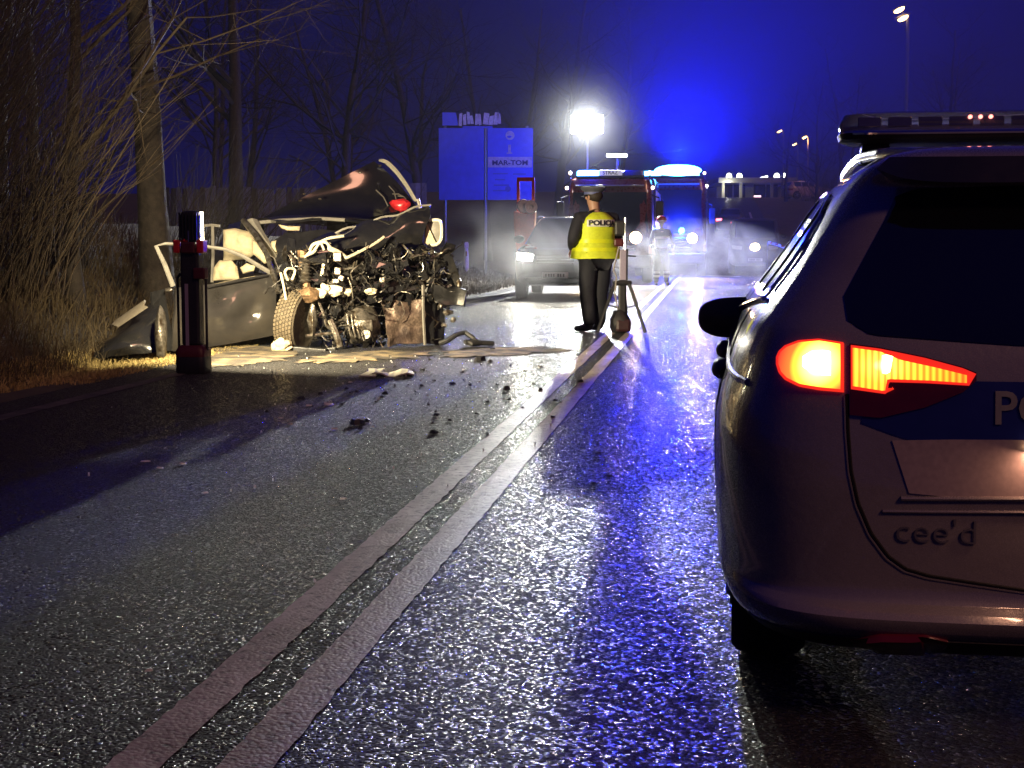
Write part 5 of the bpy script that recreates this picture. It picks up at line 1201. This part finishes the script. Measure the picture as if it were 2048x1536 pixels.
# big pale panel piece
c = G(782, 750); o = MB().sheet(crumple([[G(738 + 13 * i, 754 - 9 * j) - c + Vector((0, 0, .02 + .02 * math.sin(i * 1.3 + j))) for j in range(2)] for i in range(8)], .012, 3, 5), .012).build("panel_fragment", mat("pale_panel", (.50, .50, .44), .4, var=.25, scale=12)); o.location = c
tag(o, "large flat pale body panel fragment on the asphalt before the wreck", "debris")
c = G(716, 752); o = MB().plate([G(718, 755) - c + Vector((0, 0, .012)), G(740, 748) - c + Vector((0, 0, .03)), G(770, 744) - c + Vector((0, 0, .03)), G(750, 756) - c + Vector((0, 0, .012))], .012).build("panel_splinter", mat("pale_panel")); o.location = c
tag(o, "narrow pale splinter pointing away from the large panel fragment", "debris")
# torn rubber hose by the front corner
c = G(930, 692); q = [(-.28, 0, .03), (-.2, -.03, .06), (-.1, 0, .13), (.0, .05, .15), (.1, .03, .08), (.16, -.05, .03), (.08, -.1, .03), (0, -.08, .05), (.2, -.02, .035), (.32, .02, .03)]
o = MB().tube(q, .03, 8).build("torn_hose", mat("hose_rubber", (.015, .015, .016), .5)); o.location = c
tag(o, "torn black rubber hose curled on the road at the wreck's corner", "hose")
# ================================================================== vegetation: bare winter shrubs, trees, dry grass
BARK = mat("bark", (.036, .029, .023), .9, var=.4, scale=12, bump=.8, bscale=18)
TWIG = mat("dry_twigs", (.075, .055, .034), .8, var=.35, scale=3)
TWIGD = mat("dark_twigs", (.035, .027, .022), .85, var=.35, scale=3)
def gz(x, y): u, v = UV(Vector((x, y, 0))); return zt(u, v)
def grow(m, p, d, ln, r, rnd, depth, droop=0.0, seg=4, sides=4, spread=.6, kids=(3, 5), up=.1):
    pts = [p]; rr = [r]
    for k in range(seg):
        d = (d + Vector((rnd.gauss(0, .13), rnd.gauss(0, .13), rnd.gauss(0, .08) + up - droop))).normalized()
        pts.append(pts[-1] + d * ln / seg); rr.append(r * (1 - .55 * (k + 1) / seg))
    m.tube(pts, rr, sides)
    if depth <= 0: return
    for i in range(rnd.randint(*kids)):
        k = rnd.randint(max(1, seg // 2), seg); a = (Vector((rnd.gauss(0, 1), rnd.gauss(0, 1), rnd.gauss(0, .6)))).normalized()
        nd = (d * (1 - spread) + a * spread).normalized()
        grow(m, pts[k], nd, ln * rnd.uniform(.55, .8), rr[k] * rnd.uniform(.5, .75), rnd, depth - 1, droop, 3, 3 if depth < 3 else 4, spread, kids, up)
def bare_tree(name, h, r, seed, depth=4, lean=(0, 0, 1)):
    rnd = random.Random(seed); t = MB(); b = MB(); pts = []; p = Vector((0, 0, -.2)); d = Vector(lean).normalized(); rr = []
    n = 9
    for k in range(n + 1):
        pts.append(p.copy()); rr.append(r * (1.25 if k == 0 else 1) * (1 - .8 * k / n)); d = (d + Vector((rnd.gauss(0, .05), rnd.gauss(0, .05), .05))).normalized(); p = p + d * h / n
    t.tube(pts, rr, 9)
    for i in range(16):
        k = rnd.uniform(2.2, n - .2); i0 = int(k); q = pts[i0].lerp(pts[i0 + 1], k - i0); a = rnd.uniform(0, 6.28)
        grow(b, q, Vector((math.cos(a), math.sin(a), .75)).normalized(), h * rnd.uniform(.18, .32) * (1.25 - .6 * k / n), rr[i0] * .42, rnd, depth - 1, 0, 4, 4, .55, (3, 5), .08)
    return t, b
kinds = [bare_tree("t", 11 + i, .17 + .02 * i, 30 + i) for i in range(4)]
kmesh = []
for t, b in kinds:
    kmesh.append((t.mesh("trunk"), b.mesh("crown")))
    kmesh[-1][0].materials.append(BARK); kmesh[-1][1].materials.append(TWIGD); kmesh[-1][0].polygons.foreach_set("use_smooth", [True] * len(kmesh[-1][0].polygons))
rt = random.Random(77)
def plant(x, y, k, s, label, group, rz=None):
    e = empty("bare_tree", (x, y, gz(x, y)), rz if rz is not None else rt.uniform(0, 6.28), label, "tree", group); e.scale = (s, s, s)
    for nm, me in zip(("trunk", "crown"), kmesh[k]):
        o = bpy.data.objects.new(nm, me); col.objects.link(o); o.parent = e
spots = [(-14, 26), (-10.5, 30), (-12, 37), (-7.8, 41), (-9.5, 47), (-5.5, 48), (-15, 44), (-3.2, 52), (-6.5, 58), (-1.0, 60), (-11, 60), (2.0, 66), (-18, 36), (-4.5, 70), (5.2, 74), (-9, 76), (-14, 70), (0.6, 82)]
for i, (x, y) in enumerate(spots):
    plant(x, y, i % 4, rt.uniform(.8, 1.15), "bare winter tree in the dark wood behind the information board", "bare trees of the wood")
for i, (x, y) in enumerate([(17.5, 84), (22, 96), (26.5, 90), (21, 112), (31, 104), (36, 118), (28, 124), (40, 100)]):
    plant(x, y, (i + 1) % 4, rt.uniform(.7, .95), "dark bare tree on the far slope behind the police car roof", "bare trees of the far slope")
# tall trunk beyond the verge, and a forked younger one
t, b = bare_tree("t", 15, .21, 5, 4, (.03, 0, 1)); x, y = P(318, 560, 19.5).x, 19.5
e = empty("tall_tree", (x, y, gz(x, y)), 0, "tall thick-trunked bare tree rising behind the portable floodlight", "tree")
t.build("trunk", BARK, e, smooth=True); b.build("crown", TWIGD, e)
t, b = bare_tree("t", 8, .10, 9, 4, (-.06, .05, 1)); x, y = P(160, 600, 17.5).x, 17.5
e = empty("forked_tree", (x, y, gz(x, y)), 0, "slender bare tree between the thicket and the thick trunk", "tree")
t.build("trunk", BARK, e, smooth=True); b.build("crown", TWIG, e)
# lit thicket at the left: long whippy stems
rb = random.Random(12)
def thicket(x, y, n, h, spread, lean, label, name="shrub", m=TWIG, rad_=.55, forks=2):
    z = gz(x, y); mb = MB(); e = empty(name, (x, y, z), 0, label, "shrub")
    for i in range(n):
        a = rb.uniform(0, 6.28); q = rb.random() ** .6 * rad_; p = Vector((math.cos(a) * q, math.sin(a) * q, -.05))
        d = Vector((lean[0] + rb.gauss(0, spread), lean[1] + rb.gauss(0, spread), 1)).normalized(); L = h * rb.uniform(.5, 1.05); k = 8; pts = [p]; curl = Vector((rb.gauss(lean[0] * .5, .05), rb.gauss(0, .04), 0))
        for j in range(k):
            d = (d + curl * .6 + Vector((rb.gauss(0, .05), rb.gauss(0, .05), rb.gauss(0, .03)))).normalized(); pts.append(pts[-1] + d * L / k)
        r0 = rb.uniform(.005, .013); mb.tube(pts, [r0 * (1 - .75 * j / k) for j in range(k + 1)], 3)
        for f in range(forks):
            j = rb.randint(3, k - 1); d2 = (d + Vector((rb.gauss(0, .5), rb.gauss(0, .4), rb.gauss(.1, .3)))).normalized(); q2 = [pts[j]]
            for s in range(4):
                d2 = (d2 + Vector((rb.gauss(0, .1), rb.gauss(0, .1), .06))).normalized(); q2.append(q2[-1] + d2 * L * .09)
            mb.tube(q2, [r0 * .5, r0 * .42, r0 * .34, r0 * .28, r0 * .2], 3)
    mb.build("stems", m, e, fix=False); return e
for i, (x, y, n, h, lab) in enumerate(((-6.2, 14.4, 190, 4.6, "tall whippy bare shrub nearest the portable floodlight, stems lit warm"), (-7.0, 15.8, 190, 5.0, "tall dense bare shrub on the bank behind the nearest lit one"),
                                       (-5.9, 16.8, 150, 3.4, "mid-height bare shrub between lit thicket and thick trunk"), (-7.4, 17.5, 160, 5.2, "high bare shrub at the far left rear of the thicket"),
                                       (-6.3, 19.0, 130, 3.4, "dim bare shrub behind the torn-off bumper"), (-4.7, 22.0, 130, 2.6, "low dark shrub behind the open car door"), (-3.2, 25.5, 120, 2.3, "low dark shrub behind the raised tailgate"), (-3.4, 29.5, 110, 1.9, "low dark shrub in front of the plank fence's right end"))):
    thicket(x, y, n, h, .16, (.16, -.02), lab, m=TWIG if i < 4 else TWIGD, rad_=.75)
# sodium-lit hedge on the far right
for i, (px, lab) in enumerate(((1640, "reddish far bush right of the station, left of two"), (1676, "reddish far bush nearest the police car's roof"))):
    q = P(px, 420, 112); thicket(q.x, 112, 170, 3.4, .5, (0, 0), lab, "far_bush", TWIG, 1.5, 3)
# dry grass of the verge
def blades(n, place, hmin, hmax, lean, seed, w=.006):
    r = random.Random(seed); V = []; F = []
    for i in range(n):
        x, y, s = place(r); z = gz(x, y) - .01; h = r.uniform(hmin, hmax) * s; a = r.uniform(0, math.pi); dx, dy = math.cos(a) * w, math.sin(a) * w
        lx, ly = r.gauss(lean[0], .5) * h, r.gauss(lean[1], .4) * h; b = len(V)
        V += [(x - dx, y - dy, z), (x + dx, y + dy, z), (x + lx * .35 - dx * .7, y + ly * .35 - dy * .7, z + h * .6), (x + lx * .35 + dx * .7, y + ly * .35 + dy * .7, z + h * .6), (x + lx, y + ly, z + h * .85)]
        F += [(b, b + 1, b + 3, b + 2), (b + 2, b + 3, b + 4)]
    m = MB(); m.v = V; m.f = F; return m
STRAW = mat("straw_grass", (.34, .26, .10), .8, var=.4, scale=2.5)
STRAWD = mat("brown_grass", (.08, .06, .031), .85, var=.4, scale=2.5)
def near(r):
    u = r.uniform(-6.6, -5.0); v = r.uniform(11.2, 19.5); q = R(u, v); return q.x, q.y, .35 + .65 * sstep(5.1, 6.2, -u)
def bank(r):
    u = r.uniform(-11.5, -6.0); v = r.uniform(8.5, 24); q = R(u, v); return q.x, q.y, 1
def far(r):
    u = r.uniform(-9, -5.1); v = r.uniform(19, 48); q = R(u, v); return q.x, q.y, 1
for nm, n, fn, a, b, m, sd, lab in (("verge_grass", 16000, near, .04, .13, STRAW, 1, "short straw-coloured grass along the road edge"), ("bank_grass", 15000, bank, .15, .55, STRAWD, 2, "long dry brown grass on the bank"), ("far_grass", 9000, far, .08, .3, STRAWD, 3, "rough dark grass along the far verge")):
    o = blades(n, fn, a, b, (.25, .0), sd, .005 if n > 9500 else .012).build(nm, m, fix=False); tag(o, lab, "grass", kind="stuff")
# ================================================================== night mist
def volume_mat(name, color, dens, aniso):
    m = bpy.data.materials.new(name); m.use_nodes = True; n = m.node_tree.nodes; l = m.node_tree.links
    n.remove(n["Principled BSDF"]); pv = n.new("ShaderNodeVolumePrincipled")
    pv.inputs['Color'].default_value = (*color, 1); pv.inputs['Density'].default_value = dens; pv.inputs['Anisotropy'].default_value = aniso
    l.new(pv.outputs[0], n["Material Output"].inputs['Volume']); return m, pv
hm, _ = volume_mat("haze_air", (.9, .92, 1.0), .00028, .1)
h = MB().box((0, 80, 13.5), (720, 480, 33)).build("haze", hm); tag(h, "thin night mist hanging over the whole road", "haze", kind="stuff")
# smoke and steam drifting over the road between the engines and the officer
def smoke(name, c, d, dens, scale, seed, label):
    m, pv = volume_mat(name + "_volume", (.85, .87, .95), dens, .2); n = m.node_tree.nodes; l = m.node_tree.links
    tc = n.new("ShaderNodeTexCoord"); mp = n.new("ShaderNodeMapping"); mp.inputs['Location'].default_value = (seed, seed * 2.1, 0)
    l.new(tc.outputs['Object'], mp.inputs['Vector'])
    nz = n.new("ShaderNodeTexNoise"); nz.inputs['Scale'].default_value = scale; nz.inputs['Detail'].default_value = 3; nz.inputs['Distortion'].default_value = 1.2; l.new(mp.outputs[0], nz.inputs['Vector'])
    r = n.new("ShaderNodeMapRange"); r.inputs['From Min'].default_value = .42; r.inputs['From Max'].default_value = .78; l.new(nz.outputs['Fac'], r.inputs['Value'])
    ln = n.new("ShaderNodeVectorMath"); ln.operation = 'MULTIPLY'; ln.inputs[1].default_value = (2 / d[0], 2 / d[1], 2 / d[2]); l.new(tc.outputs['Object'], ln.inputs[0])
    le = n.new("ShaderNodeVectorMath"); le.operation = 'LENGTH'; l.new(ln.outputs[0], le.inputs[0])
    fo = n.new("ShaderNodeMapRange"); fo.inputs['From Min'].default_value = 1.0; fo.inputs['From Max'].default_value = .35; l.new(le.outputs['Value'], fo.inputs['Value'])
    mu = n.new("ShaderNodeMath"); mu.operation = 'MULTIPLY'; l.new(r.outputs[0], mu.inputs[0]); l.new(fo.outputs[0], mu.inputs[1])
    m2 = n.new("ShaderNodeMath"); m2.operation = 'MULTIPLY'; l.new(mu.outputs[0], m2.inputs[0]); m2.inputs[1].default_value = dens; l.new(m2.outputs[0], pv.inputs['Density'])
    o = MB().blob((0, 0, 0), [x * 1.02 for x in d], 1, 0.0, 20, 12).build(name, m); o.location = c; tag(o, label, "smoke", kind="stuff"); return o
q = P(1380, 520, 36); smoke("drifting_smoke", (q.x, 36, .75), (5.6, 4.0, 2.1), .8, 1.3, 3, "pale smoke curling over the road beside the fire engines")
q = P(1060, 520, 27.6); smoke("headlight_mist", (q.x, 27.6, .8), (5.0, 3.0, 2.6), .25, .8, 8, "thin mist glowing in front of the SUV headlight")  # volume added to give the headlight a halo
fm = smoke("floodlight_mist", tuple(t1w(mx, my - .9, 4.6)), (5.0, 2.6, 4.2), .006, .02, 5, "thin mist glowing round the floodlight mast")  # volume added for the bloom around the mast lamps

bm_ = smoke("beacon_mist", tuple(t2w(8.0, 6.5, 8.5)), (76, 16, 34), .024, .02, 6, "blue-lit mist hanging behind the fire engines")  # volume added to spread the beacon's blue glow over the sky
for ob_ in (fm, bm_):                       # even mist thinning outwards, no curls
    for n_ in ob_.data.materials[0].node_tree.nodes:
        if n_.type == 'MAP_RANGE' and abs(n_.inputs['From Min'].default_value - .42) < 1e-4: n_.inputs['From Min'].default_value = -2.0; n_.inputs['From Max'].default_value = 0.2
        if n_.type == 'MAP_RANGE' and abs(n_.inputs['From Min'].default_value - 1.0) < 1e-4: n_.inputs['From Max'].default_value = 0.0
